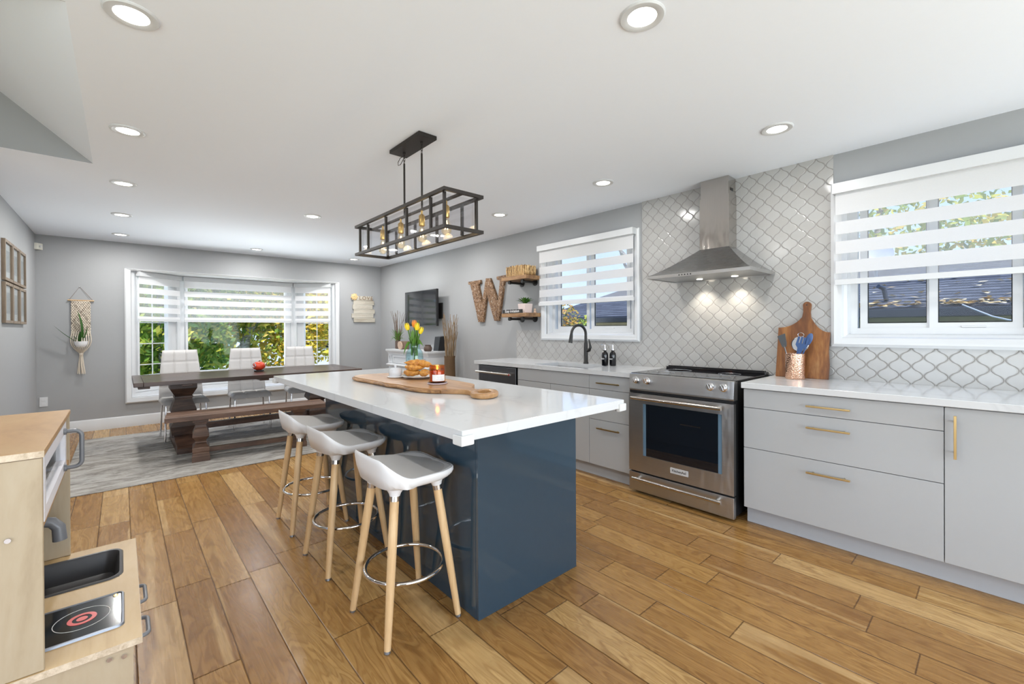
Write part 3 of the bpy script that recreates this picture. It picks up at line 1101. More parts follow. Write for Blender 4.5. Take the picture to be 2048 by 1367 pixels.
def cabinet(label, y0, y1, ztop=.872):
    r = thing('base_cabinet', label, 'cabinet', (3.28, (y0 + y1) / 2, 0), group='white base cabinets')
    MB().box(XF + .0205, XK - .012, y0 + .001, y1 - .001, .108, ztop).build('cabinet_body', 'carcass', r, smooth=False)
    MB().box(3.04, 3.056, y0, y1, 0.0, .108).build('toe_kick', 'toekick', r, smooth=False)
    return r


ZL = (0.110, 0.494, 0.750, 0.869)
r = cabinet('white three-drawer base cabinet directly right of the range', 0.183, 1.102)
for a, b, zh in ((2, 3, .804), (1, 2, .680), (0, 1, .420)):
    d = front(r, 'drawer', 0.183, 1.102, ZL[a], ZL[b])
    bar_handle(d, 0.546, 0.752, zh, zh)
r = cabinet('white base cabinet with one vertical brass handle, at the right edge', -0.42, 0.183)
d = front(r, 'door', -0.42, 0.183, ZL[0], ZL[3])
bar_handle(d, 0.144, 0.144, .627, .834)
r = cabinet('white narrow drawer cabinet between sink cabinet and range', 1.932, 2.347)
for a, b, zh in ((2, 3, .806), (1, 2, .685), (0, 1, .428)):
    d = front(r, 'drawer', 1.932, 2.347, ZL[a], ZL[b])
    bar_handle(d, 2.026, 2.249, zh, zh)
r = cabinet('white sink base cabinet with a plain false drawer front', 2.347, 3.250, .66)
front(r, 'false_front', 2.347, 3.250, ZL[2], ZL[3])
front(r, 'door', 2.347, 2.80, ZL[0], ZL[2])
front(r, 'door', 2.80, 3.250, ZL[0], ZL[2])

# dishwasher
r = thing('dishwasher', 'dark stainless dishwasher with a steel bar handle under the far worktop end', 'dishwasher', (3.28, 3.57, 0))
MB().box(XF + .03, XK - .012, 3.256, 3.885, .10, .868).build('dishwasher_body', 'black_plastic', r, smooth=False)
MB().box(XF - .012, XF + .029, 3.268, 3.880, .115, .862, .006).build('dishwasher_door', 'steel_dark', r)
MB().box(3.04, 3.056, 3.256, 3.885, 0, .10).build('toe_kick', 'black_plastic', r, smooth=False)
hb = MB()
hb.cyl((XF - .055, 3.30, .796), (XF - .055, 3.872, .796), .011, seg=16)
for y in (3.345, 3.83):
    hb.cyl((XF - .012, y, .796), (XF - .055, y, .796), .009, seg=12)
h_ = hb.build('handle', 'nickel', r)
MB().cyl((XF - .068, 3.312, .796), (XF - .064, 3.312, .796), .009, seg=16).build('red_medallion', 'foil_red', h_)
m = MB().box(XF, XK - .012, 3.888, 3.925, 0, .873)
single(m, 'cabinet_end_panel', 'gloss_white', 'white end panel closing the run beside the dishwasher', 'panel', (3.28, 3.906, 0), smooth=False)

# worktops
SX0, SX1, SY0, SY1 = 3.045, 3.40, 2.43, 3.08
m = MB()
xa, xb, ya, yb2, za, zb = 2.954, XK - .0095, 1.926, 3.945, .874, .91
m.box(xa, SX0, ya, yb2, za, zb); m.box(SX1, xb, ya, yb2, za, zb)
m.box(SX0, SX1, ya, SY0, za, zb); m.box(SX0, SX1, SY1, yb2, za, zb)
bmesh.ops.remove_doubles(m.bm, verts=list(m.bm.verts), dist=1e-5)
single(m, 'worktop', 'quartz', 'white quartz worktop with the sink cut-out, left of the range', 'worktop', (3.27, 2.93, .874), smooth=False)
m = MB().box(xa, xb, -0.42, 1.108, za, zb, .002, 1)
single(m, 'worktop', 'quartz', 'white quartz worktop right of the range, under the cutting board', 'worktop', (3.27, 0.34, .874), smooth=False)

# sink and tap
m = MB()
o_, i_ = 0.012, 0.05
rings = []
for ins, z in ((-.012, .872), (0.0, .872), (0.004, .86), (0.012, .70), (0.04, .675)):
    rings.append([(SX0 + ins, SY0 + ins, z), (SX1 - ins, SY0 + ins, z), (SX1 - ins, SY1 - ins, z), (SX0 + ins, SY1 - ins, z)])
m.loft(rings, False)
m.f([m.v(p) for p in rings[-1]])
r = single(m, 'sink', 'steel_dark', 'dark undermount steel sink set in the left worktop', 'sink', (3.22, 2.755, .675), smooth=False, recalc=True)
MB().lathe([(0, .003), (.03, .003), (.04, .001), (.04, 0)], (3.22, 2.755, .676), 20).build('drain', 'chrome', r)

fx, fy = 3.462, 2.765
r = thing('kitchen_tap', 'matt black gooseneck tap with side lever behind the sink', 'tap', (fx, fy, .91))
MB().lathe([(.026, 0), (.026, .012), (.021, .02), (.0195, .12), (.0185, .20), (.0155, .215)], (fx, fy, .91), 20).build('tap_body', 'black_metal', r)
pts = [(fx, fy, 1.10), (fx, fy, 1.19)]
for i in range(0, 13):
    a = PI * i / 12 * 0.96
    pts.append((fx - .095 + .095 * math.cos(a), fy + .012 * (1 - math.cos(a)), 1.205 + .088 * math.sin(a)))
ex = pts[-1]
MB().tube(pts, .0135, 14).build('spout', 'black_metal', r)
MB().tube([(ex[0], ex[1], ex[2]), (ex[0] - .004, ex[1] + .002, ex[2] - .035), (ex[0] - .012, ex[1] + .006, ex[2] - .095)], [.0135, .017, .020], 14).build('spray_head', 'black_metal', r)
MB().tube([(fx, fy - .018, 1.035), (fx - .004, fy - .045, 1.045), (fx - .006, fy - .062, 1.075), (fx - .002, fy - .05, 1.12), (fx + .004, fy - .036, 1.152)], [.015, .017, .013, .008, .005], 12).build('lever', 'black_metal', r)

for (bx, by, word, lb) in ((3.405, 2.492, 'dish', 'black soap bottle with a pump, the left one behind the sink'), (3.436, 2.425, 'hand', 'black soap bottle with a pump, the right one near the range')):
    r = thing('soap_bottle', lb, 'soap bottle', (bx, by, .91), group='black soap bottles by the tap')
    MB().lathe([(.027, 0), (.030, .004), (.030, .100), (.027, .118), (.014, .134), (.013, .146)], (bx, by, .91), 22).build('bottle_body', 'black_gloss', r)
    p = MB()
    p.lathe([(.014, .146), (.014, .158), (.006, .161), (.005, .195)], (bx, by, .91), 14)
    p.tube([(bx, by, 1.10), (bx - .012, by + .006, 1.107), (bx - .034, by + .016, 1.103)], .0045, 8)
    p.build('pump', 'chrome', r)
    text('lettering', word, .020, (bx - .0305, by + .003, .975), '-x', 'label_white', r, .0006)

# ------------------------------------------------------------------ range
RY0, RY1 = 1.143, 1.921
r = thing('range', 'stainless steel slide-in electric range under the hood', 'range', (3.25, 1.53, 0))
MB().box(2.965, XK - .012, RY0 + .004, RY1 - .004, .03, .905).build('range_body', 'black_plastic', r, smooth=False)
f = MB()
for y in (RY0 + .06, RY1 - .06):
    f.cyl((3.02, y, 0), (3.02, y, .03), .018, seg=14)
    f.cyl((3.50, y, 0), (3.50, y, .03), .018, seg=14)
f.build('levelling_feet', 'black_plastic', r)
MB().prism([(2.940, .785), (2.932, .80), (2.945, .909), (2.975, .915), (3.0, .915), (3.0, .785)], 'xz', RY0 + .002, RY1, .002).build('control_panel', 'steel_y', r)
MB().box(2.938, 2.965, RY0 + .004, RY1 - .004, .768, .787).build('vent_gap', 'black_plastic', r, smooth=False)
for y in (1.862, 1.767, 1.296, 1.208):
    kx = 2.937
    k_ = MB()
    k_.lathe([(.027, 0), (.027, .005), (.021, .008), (.020, .030), (.016, .034)], (0, 0, 0), 22)
    k_.box(-.0205, .0205, -.004, .004, .030, .039, .002)
    k_.bm.transform(Matrix.Translation((kx, y, .866)) @ Matrix.Rotation(-PI / 2 + .10, 4, 'Y') @ Matrix.Rotation(.5, 4, 'Z'))
    k_.build('knob', 'chrome', r)
ct = MB().box(2.968, 3.50, RY0 - .002, RY1 + .002, .908, .917, .002)
ct = ct.build('glass_cooktop', 'black_gloss', r)
for bx, by, br in ((3.12, 1.34, .10), (3.12, 1.74, .085), (3.36, 1.34, .075), (3.36, 1.74, .10)):
    m = MB()
    m.tube([(bx + br * math.cos(2 * PI * i / 40), by + br * math.sin(2 * PI * i / 40), .9172) for i in range(40)], .0012, 6, True)
    m.build('burner_ring', 'grey_metal', ct)
bt = MB()
bt.box(3.50, 3.565, RY0 - .002, RY1 + .002, .908, .934, .006)
bt.box(3.515, 3.55, RY0 + .01, RY1 - .01, .934, .941, .003)
bt.build('rear_vent_trim', 'black_gloss', r)
# oven door with its window
GY0, GY1, GZ0, GZ1 = 1.218, 1.800, .298, .690
d = MB()
fr = lambda u, z, q: (2.93 - q, u, z)
for a, b, c_, e in ((RY0, GY0, .172, .765), (GY1, RY1, .172, .765), (GY0, GY1, .172, GZ0), (GY0, GY1, GZ1, .765)):
    ring = lambda q: [fr(a, c_, q), fr(b, c_, q), fr(b, e, q), fr(a, e, q)]
    d.loft([ring(-.035), ring(0)])
d = d.build('oven_door', 'steel_y', r, smooth=False)
MB().box(2.936, 2.95, GY0 + .012, GY1 - .012, GZ0 - .005, GZ1 + .004).build('oven_window', 'oven_glass', d, smooth=False)
e_ = MB()
e_.box(2.934, 2.95, GY0 - .002, GY0 + .026, GZ0 - .002, GZ1 + .002)
e_.box(2.934, 2.95, GY1 - .022, GY1 + .002, GZ0 - .002, GZ1 + .002)
e_.build('bevelled_glass_edge', 'oven_edge', d, smooth=False)
h_ = MB()
h_.cyl((2.875, 1.20, .736), (2.875, 1.868, .736), .0125, seg=18)
for y in (1.235, 1.833):
    h_.cyl((2.93, y, .736), (2.875, y, .736), .011, seg=14)
h_.build('handle', 'nickel', d)
bd = MB().box(2.9265, 2.931, 1.447, 1.580, .222, .262, .001).build('badge', 'sensor_grey', d)
bd['label'] = 'pale metal maker badge'
text('lettering', 'KitchenAid', .025, (2.9262, 1.5135, .243), '-x', 'ink_black', bd, .0006, .92)
dr = MB().box(2.93, 2.965, RY0, RY1, .022, .160, .003).build('warming_drawer', 'steel_y', r)
h_ = MB()
h_.cyl((2.880, 1.205, .128), (2.880, 1.862, .128), .0125, seg=18)
for y in (1.24, 1.828):
    h_.cyl((2.93, y, .128), (2.880, y, .128), .011, seg=14)
h_.build('handle', 'nickel', dr)

# ------------------------------------------------------------------ hood
r = thing('range_hood', 'stainless steel pyramid chimney hood above the range', 'range hood', (XK - .01, 1.485, 1.645))
HY0, HY1, HX0, cY0, cY1, cX0 = 1.103, 1.867, 3.108, 1.372, 1.598, 3.442
xw = XK - .010
lip = 0.022
rings = [[(HX0, HY0, 1.645), (HX0, HY1, 1.645), (xw, HY1, 1.645), (xw, HY0, 1.645)], [(HX0, HY0, 1.645 + lip), (HX0, HY1, 1.645 + lip), (xw, HY1, 1.645 + lip), (xw, HY0, 1.645 + lip)]]
for i in range(1, 11):
    t_ = i / 10
    zz = 1.645 + lip + (1.880 - 1.645 - lip) * (t_ ** 1.18)
    l_ = lambda a, b: a + (b - a) * t_
    rings.append([(l_(HX0, cX0), l_(HY0, cY0), zz), (l_(HX0, cX0), l_(HY1, cY1), zz), (xw, l_(HY1, cY1), zz), (xw, l_(HY0, cY0), zz)])
m = MB(); m.loft(rings[1:], False)
m.f([m.v(p) for p in rings[-1]])
m.build('canopy', 'steel_hood', r, angle=25)
m = MB(); m.loft(rings[:2], False); rim = m.build('lip', 'steel_y', r, smooth=False)
m = MB()
for i in range(5):
    m.cyl((HX0 - .002, 1.60 - i * .022, 1.656), (HX0 + .002, 1.60 - i * .022, 1.656), .005, seg=10)
m.build('push_buttons', 'black_plastic', rim)
un = MB().box(HX0 + .004, xw, HY0 + .004, HY1 - .004, 1.652, 1.660).build('filter_panel', 'steel_y', r, smooth=False)
MB().box(cX0, xw, cY0, cY1, 1.876, 2.28).build('lower_chimney', 'steel_z', r, smooth=False)
up_ = MB().box(cX0 + .006, xw, cY0 + .006, cY1 - .006, 2.28, H - .001).build('upper_chimney', 'steel_z', r, smooth=False)
MB().box(cX0 + .04, cX0 + .09, cY0 + .004, cY0 + .0065, 2.315, 2.335).build('vent_slot', 'black_plastic', up_, smooth=False)
for y in (1.345, 1.615):
    ln = MB().lathe([(0, 0), (.022, 0), (.022, .004)], (3.475, y, 1.6495), 20).build('hood_lamp', 'hood_lens', r)
    light('hood_spot', 'SPOT', WM(r).inverted() @ Vector((3.475, y, 1.645)), 9, (1, 0.91, 0.76), target=WM(r).inverted() @ Vector((3.53, y, 1.2)), size=0.02, parent=r, spot=1.75, blend=0.8)

# ------------------------------------------------------------------ cutting board, crock and utensils
bx, tilt = 3.500, 0.135
r = thing('cutting_board', 'brown acacia paddle board leaning on the tile behind the copper crock', 'cutting board', (bx, .92, .91))
half = [(-.160, 0), (.158, 0), (.160, .12), (.152, .20), (.157, .30)]
out = [(-.158, 0), (.157, 0), (.160, .10), (.153, .19), (.158, .318)]
for i in range(1, 10):
    t_ = i / 9
    out.append((.158 + (.046 - .158) * t_, .318 + .102 * t_ ** 2.2))
out += [(.041, .462), (.044, .492)]
for i in range(0, 9):
    a = PI * i / 8
    out.append((.020 + .026 * math.cos(a), .508 + .026 * math.sin(a)))
out += [(-.004, .492), (-.002, .462), (-.008, .425)]
for i in range(1, 10):
    t_ = 1 - i / 9
    out.append((-.152 + (-.008 + .152) * t_, .352 + .070 * t_ ** 2.4))
m = MB()
m.prism([(-a, b) for a, b in out], 'yz', 0, .020, .003)
m.bm.transform(Matrix.Translation((bx, .92, .9105)) @ Matrix.Rotation(tilt, 4, 'Y'))
brd = m.build('board_blade', 'acacia', r)
m = MB()
m.cyl((-.001, -.018, .510), (.021, -.018, .510), .005, seg=12)
m.bm.transform(Matrix.Translation((bx, .92, .9105)) @ Matrix.Rotation(tilt, 4, 'Y'))
m.build('hanging_hole', 'gap_dark', brd)

cx, cy = 3.415, .932
r = thing('utensil_crock', 'hammered copper utensil crock in front of the paddle board', 'crock', (cx, cy, .91))
m = MB()
m.lathe([(.0555, 0), (.057, .003), (.0575, .165), (.0585, .172), (.0545, .172), (.0535, .006), (.0, .006)], (cx, cy, .91), 36)
m.build('crock_body', 'copper', r)
m = MB()
m.box(cx - .0605, cx - .057, cy - .006, cy + .006, .915, 1.086, .001)
m.build('side_seam', 'copper', r)


def utensil(name, label, head, hmat, top, foot, rmat, rr=.004):
    u = thing(name, label, name.replace('_', ' '), foot, group='utensils in the copper crock')
    m = MB(); m.tube([foot, top], rr, 8); m.build('handle', rmat, u)
    head(u, hmat, Vector(top), (Vector(top) - Vector(foot)).normalized())
    return u


def head_frame(p, d, tw=0.0):
    zax = d
    xax = Vector((-1, 0, 0)); xax = (xax - zax * xax.dot(zax)).normalized()
    yax = zax.cross(xax)
    return Matrix(((yax.x, zax.x, xax.x, p.x), (yax.y, zax.y, xax.y, p.y), (yax.z, zax.z, xax.z, p.z), (0, 0, 0, 1)))


def h_spat(u, mat, p, d):
    m = MB(head_frame(p, d))
    m.prism([(-.012, -.01), (.012, -.01), (.020, .015), (.026, .075), (.024, .080), (-.022, .072), (-.024, .066)], 'xy', -.003, .003, .001)
    m.build('blade', mat, u)


def h_turner(u, mat, p, d):
    M = head_frame(p, d)
    m = MB(M)
    m.prism([(-.012, -.03), (.012, -.03), (.016, .01), (.034, .03), (.036, .085), (.030, .09), (.024, .088), (.024, .045), (.018, .045), (.018, .09), (.006, .09), (.006, .045), (0, .045), (0, .09), (-.012, .09), (-.012, .045), (-.018, .045), (-.018, .088), (-.030, .086), (-.032, .03), (-.016, .01)], 'xy', -.003, .003)
    m.build('slotted_blade', mat, u)


def h_spoon(u, mat, p, d):
    M = head_frame(p, d)
    m = MB(M); m.ell((0, .03, 0), .020, .045, .007, 16, 8); m.build('bowl', mat, u)


def h_strain(u, mat, p, d):
    M = head_frame(p, d)
    m = MB(M)
    m.tube([(.050 * math.cos(2 * PI * i / 30), .03 + .050 * math.sin(2 * PI * i / 30), 0) for i in range(30)], .0028, 8, True)
    m.tube([(.018 * math.cos(2 * PI * i / 14), .094 + .014 * math.sin(2 * PI * i / 14), 0) for i in range(14)], .002, 6, True)
    m.build('rim', 'chrome', u)
    m = MB(M)
    m.lathe([(.050, 0), (.046, -.016), (.032, -.032), (.014, -.040), (0.001, -.042)], (0, .03, 0), 24)
    m.build('mesh_bowl', mat, u)


utensil('spatula', 'dark grey flat spatula standing at the left of the copper crock', h_spat, 'dark_silicone', (3.405, .995, 1.135), (3.42, .945, .918), 'chrome')
utensil('strainer', 'round wire strainer standing at the back of the copper crock', h_strain, 'mesh_steel', (3.452, .915, 1.115), (3.44, .93, .918), 'chrome')
utensil('slotted_turner', 'blue slotted turner leaning right in the copper crock', h_turner, 'blue_silicone', (3.392, .898, 1.108), (3.410, .950, .918), 'blue_silicone', .006)
utensil('serving_spoon', 'blue spoon leaning far right in the copper crock', h_spoon, 'blue_silicone', (3.418, .862, 1.150), (3.425, .948, .918), 'blue_silicone', .005)

# ------------------------------------------------------------------ island
IX0, IX1, IY0, IY1 = .867, 1.833, 1.229, 3.714
BX0, BX1, BY0, BY1 = 1.139, 1.790, 1.499, 3.380
r = thing('kitchen_island', 'glossy navy blue kitchen island base under the white quartz top', 'kitchen island', ((BX0 + BX1) / 2, 2.44, 0))
MB().box(BX0 + .019, BX1 - .0205, BY0 + .019, BY1 - .001, .002, .869).build('island_body', 'navy', r, smooth=False)
MB().box(BX0, BX1, BY0, BY0 + .018, 0, .869, .0015, 1).build('end_panel', 'navy', r, smooth=False)
MB().box(BX0, BX0 + .018, BY0 + .0195, BY1, 0, .869, .0015, 1).build('back_panel', 'navy', r, smooth=False)
MB().box(BX0 - .0015, BX0 + .018, BY0 + .0185, BY0 + .060, 0, .869, .001, 1).build('corner_stile', 'navy', r, smooth=False)
for y0, y1 in ((BY0 + .02, 2.44), (2.44, BY1)):
    for a, b in ((2, 3), (1, 2), (0, 1)):
        d = MB().box(BX1 - .019, BX1, y0 + .0016, y1 - .0016, ZL[a] + .0016, ZL[b] - .0016, .001, 1).build('drawer', 'navy', r, smooth=False)
        bar_handle(d, (y0 + y1) / 2 - .10, (y0 + y1) / 2 + .10, (ZL[a] + ZL[b]) / 2 + .02, (ZL[a] + ZL[b]) / 2 + .02, BX1, 'brass', 1)
m = MB().box(IX0, IX1, IY0, IY1, .870, .910, .0025, 2)
single(m, 'island_worktop', 'quartz', 'white veined quartz top of the island carrying the serving board', 'worktop', (1.35, 2.47, .870))
for gx, gy, sx, sy, lb in ((IX0, IY0, 1, 1, 'white corner guard on the near left corner of the island top'), (IX1, IY0, -1, 1, 'white corner guard on the near right corner of the island top'), (IX0, IY1, 1, -1, 'white corner guard on the far left corner of the island top')):
    e = .007
    L_ = .046
    poly = [(-e, -e), (L_, -e), (L_, .0), (0, 0), (0, L_), (-e, L_)]
    m = MB()
    m.prism([(gx + sx * a, gy + sy * b) for a, b in poly], 'xy', .857, .893, .004)
    m.prism([(gx + sx * a, gy + sy * b) for a, b in ((0, 0), (L_, 0), (L_, .012), (.012, L_), (0, L_))], 'xy', .856, .8695)
    single(m, 'corner_guard', 'white_guard', lb, 'corner guard', (gx, gy, .856), 'island corner guards')

# ------------------------------------------------------------------ things on the island
def smooth_closed(P, n=3):
    for _ in range(n):
        Q = []
        for a, b in zip(P, P[1:] + P[:1]):
            Q += [(a[0] * .75 + b[0] * .25, a[1] * .75 + b[1] * .25), (a[0] * .25 + b[0] * .75, a[1] * .25 + b[1] * .75)]
        P = Q
    return P


BZ = .9102
top = [(1.20, 3.01), (1.278, 3.085), (1.42, 3.06), (1.55, 2.99), (1.60, 2.80), (1.605, 2.58), (1.575, 2.36), (1.568, 2.20), (1.555, 2.075), (1.515, 2.02), (1.445, 1.965), (1.425, 1.915), (1.43, 1.865), (1.345, 1.80), (1.362, 1.86), (1.366, 1.91), (1.310, 1.985), (1.245, 2.07), (1.218, 2.15), (1.214, 2.25), (1.220, 2.36), (1.194, 2.47), (1.202, 2.67), (1.188, 2.82), (1.190, 2.92)]
r = thing('serving_board', 'long live-edge wooden serving board with a ring handle on the island', 'serving board', (1.39, 2.45, .91))
m = MB()
m.prism(smooth_closed(top, 2), 'xy', BZ, .937, .004)
bdy = m.build('board_body', 'live_edge', r)
edge = [p for p in smooth_closed(top, 2) if p[0] < 1.38 and p[1] > 2.0]
m = MB()
m.tube([(x - .0035, y, BZ + .0115 + .002 * math.sin(y * 30)) for x, y in sorted(edge, key=lambda q: q[1]) if x < 1.315], .0092, 8)
bk = m.build('bark_edge', 'live_bark', r)
m = MB()
ca, sa = math.cos(.80), math.sin(.80)
n = 40
R = lambda a, rx, ry: (1.398 + rx * math.cos(a) * ca - ry * math.sin(a) * sa, 1.780 + rx * math.cos(a) * sa + ry * math.sin(a) * ca)
rings = []
for rx, ry, z in ((.100, .070, BZ + .004), (.103, .073, BZ + .012), (.101, .071, .934), (.096, .066, .938), (.072, .040, .938), (.066, .035, .934), (.066, .035, BZ + .004)):
    rings.append([(*R(2 * PI * i / n, rx, ry), z) for i in range(n)])
rings.append(rings[0])
m.loft(rings, False)
m.build('ring_handle', 'live_edge', r)

TZ = .9375
# stoneware jar with lid
jx, jy = 1.372, 2.712
r = thing('butter_dish', 'small white lidded glass jar at the left end of the serving board', 'jar', (jx, jy, TZ))
MB().lathe([(.046, 0), (.054, .003), (.056, .008), (.052, .010), (.0, .010)], (jx, jy, TZ), 28).build('saucer', 'ceramic_white', r)
MB().lathe([(.041, .0105), (.043, .016), (.043, .052), (.039, .060), (.020, .066), (0, .067)], (jx, jy, TZ), 28).build('jar_body', 'glass_white', r)
MB().lathe([(.006, .067), (.006, .072), (.010, .077), (.007, .083), (0, .084)], (jx, jy, TZ), 14).build('lid_knob', 'glass_white', r)

# plate with croissants
px_, py_ = 1.475, 2.575
r = thing('plate', 'round pale plate under the croissants on the serving board', 'plate', (px_, py_, TZ))
MB().lathe([(.060, 0), (.066, .003), (.105, .012), (.118, .017), (.117, .019), (.102, .015), (.066, .007), (0, .006)], (px_, py_, TZ), 40).build('plate_body', 'ceramic_white', r)


def croissant(label, c, L, rad, rz, tilt=0.0, roll=0.0):
    r = thing('croissant', label, 'croissant', c, rz, group='croissants on the plate')
    m = MB(Matrix.Rotation(tilt, 4, 'Y') @ Matrix.Rotation(roll, 4, 'X'))
    pts, rs = [], []
    for i in range(97):
        t = i / 96 * 2 - 1
        a = t * 1.05
        pts.append((L * .5 * math.sin(a) / math.sin(1.05), -.028 * (1 - math.cos(a)) * 3.2, 0))
        seg = abs((t * 2.5 + .5) % 1 - .5) * 2
        rs.append(rad * (max(.10, 1 - abs(t) ** 1.9)) * (.80 + .22 * seg ** .5))
    m.tube(pts, rs, 14)
    m.bm.transform(Matrix.Scale(.86, 4, (0, 0, 1)))
    m.build('croissant_body', 'pastry', r, world=False, angle=60)
    return r


cz = TZ + .006
croissant('croissant lying at the front of the plate, nearest the jar', (px_ - .045, py_ + .035, cz + .030), .145, .030, 2.0)
croissant('croissant lying at the plate rim beside the candle', (px_ + .005, py_ - .048, cz + .030), .145, .030, 0.9)
croissant('croissant balanced on top of the pile', (px_ + .01, py_ + .012, cz + .088), .185, .034, -.75, .12)
croissant('croissant tucked in the pile below the topmost one', (px_ - .050, py_ + .0, cz + .066), .13, .024, 2.35, -.10)

# candle
kx, ky = 1.392, 2.222
r = thing('coaster', 'small dark coaster with a pale rim under the amber candle', 'coaster', (kx, ky, TZ))
MB().lathe([(.050, 0), (.056, .002), (.057, .010), (.053, .0105), (0, .009)], (kx, ky, TZ), 32).build('coaster_body', 'dark_tray', r)
MB().tube([(kx + .0555 * math.cos(2 * PI * i / 32), ky + .0555 * math.sin(2 * PI * i / 32), TZ + .0045) for i in range(32)], .0042, 8, True).build('pale_rim', 'pink_rim', r)
r = thing('candle', 'lit amber glass jar candle with white label on the serving board', 'candle', (kx, ky, TZ + .0095))
z0 = TZ + .0095
MB().lathe([(.044, 0), (.0465, .003), (.0465, .088), (.0445, .091), (.0455, .094), (.0455, .100), (.0425, .100), (.0425, .006), (0, .006)], (kx, ky, z0), 36).build('glass_jar', 'amber_glass', r)
MB().lathe([(.0415, .007), (.0415, .066), (.012, .064), (0, .064)], (kx, ky, z0), 30).build('wax', 'candle_amber', r)
MB().cyl((kx, ky, z0 + .064), (kx, ky, z0 + .075), .0012, seg=6).build('wick', 'black_plastic', r)
MB().lathe([(.001, .074), (.0055, .080), (.0045, .088), (.001, .098)], (kx, ky, z0), 12).build('flame', 'flame', r)
light('candle_light', 'POINT', (0, 0, .088), 0.12, (1, .55, .2), size=.01, parent=r)
m = MB()
a0 = math.atan2(-ky, -kx) + .22
m.grid(lambda u, v: (kx + .0470 * math.cos(a0 + (u - .5) * 1.75), ky + .0470 * math.sin(a0 + (u - .5) * 1.75), z0 + .010 + v * .038), 14, 1)
lb = m.build('paper_label', 'label_white', r)
for i, w_ in enumerate((.9, .55, .7)):
    m = MB()
    m.grid(lambda u, v: (kx + .0473 * math.cos(a0 + .1 + (u - .5) * w_), ky + .0473 * math.sin(a0 + .1 + (u - .5) * w_), z0 + .019 + i * .008 + v * .0012), 8, 1)
    m.build('printed_line', 'grey_metal', lb)

# vase with tulips
vx, vy = 1.668, 2.985
r = thing('glass_vase', 'pale aqua glass jar vase holding tulips behind the croissants', 'vase', (vx, vy, .9102))
vz = .9102
m = MB()
m.lathe([(.050, 0), (.062, .004), (.066, .02), (.066, .15), (.062, .178), (.046, .200), (.042, .210), (.042, .236), (.046, .242), (.043, .244), (.039, .236), (.039, .208), (.058, .176), (.062, .15), (.062, .02), (.0, .010)], (vx, vy, vz), 36)
m.build('vase_glass', 'vase_glass', r)


def leaf_blade(m, base, tip, w, bend=(0, 0, 0), n=10, fold=.25, twist=0.0):
    base, tip, bend = Vector(base), Vector(tip), Vector(bend)
    d = tip - base
    side = d.cross(Vector((0, 0, 1)))
    if side.length < 1e-4:
        side = Vector((1, 0, 0))
    side.normalize()
    if twist:
        side = Matrix.Rotation(twist, 3, d.normalized()) @ side
    nrm = side.cross(d).normalized()
    A, B, C = [], [], []
    for i in range(n + 1):
        t = i / n
        p = base + d * t + bend * (4 * t * (1 - t)) + bend * 0
        ww = w * (math.sin(PI * min(1, t * .85 + .15)) ** .8) * (1 if t < .999 else .05)
        A.append(m.v(p - side * ww + nrm * ww * fold)); B.append(m.v(p)); C.append(m.v(p + side * ww + nrm * ww * fold))
    for i in range(n):
        m.f([A[i], B[i], B[i + 1], A[i + 1]]); m.f([B[i], C[i], C[i + 1], B[i + 1]])


def tulip(label, mat, tipxyz, lean, seed):
    rnd = random.Random(seed)
    bx_, by_ = vx + rnd.uniform(-.02, .02), vy + rnd.uniform(-.02, .02)
    r = thing('tulip', label, 'tulip', (bx_, by_, vz + .02), group='tulips in the aqua vase')
    tx, ty, tz = tipxyz
    st = [(bx_, by_, vz + .02), (vx + (tx - vx) * .25, vy + (ty - vy) * .25, vz + .22), (tx, ty, tz - .05)]
    P = []
    for i in range(13):
        t = i / 12
        P.append(tuple(Vector(st[0]) * (1 - t) ** 2 + Vector(st[1]) * 2 * t * (1 - t) + Vector(st[2]) * t * t))
    MB().tube(P, .0042, 8).build('stem', 'leaf_tulip', r)
    d = (Vector(P[-1]) - Vector(P[-2])).normalized()
    q = Vector((0, 0, 1)).rotation_difference(d).to_matrix().to_4x4()
    m = MB(Matrix.Translation(P[-1]) @ q)
    for k in range(6):
        a = k * PI / 3
        off = .0025 if k % 2 else 0
        def pet(u, v, a=a, off=off):
            w = (u - .5) * 2
            rr = (.0145 + off) * math.sin(PI * min(1, .18 + v * .62)) + .002
            aa = a + w * .62 * (1 - v ** 3 * .75)
            return (rr * math.cos(aa), rr * math.sin(aa), v * .056)
        m.grid(pet, 6, 8)
    m.build('flower_head', mat, r, recalc=False)
    m = MB()
    ang = rnd.uniform(0, 6.28)
    leaf_blade(m, P[4], (P[8][0] + .06 * math.cos(ang), P[8][1] + .06 * math.sin(ang), P[10][2] - .01), .013, (0, 0, .02))
    m.build('leaf', 'leaf_tulip', r, recalc=False)
    return r


rtv = Vector((.7455, -.6665, 0))


def off(a, b, z):
    p = Vector((vx, vy, 0)) + rtv * a + Vector((.6665, .7455, 0)) * b
    return (p.x, p.y, z)


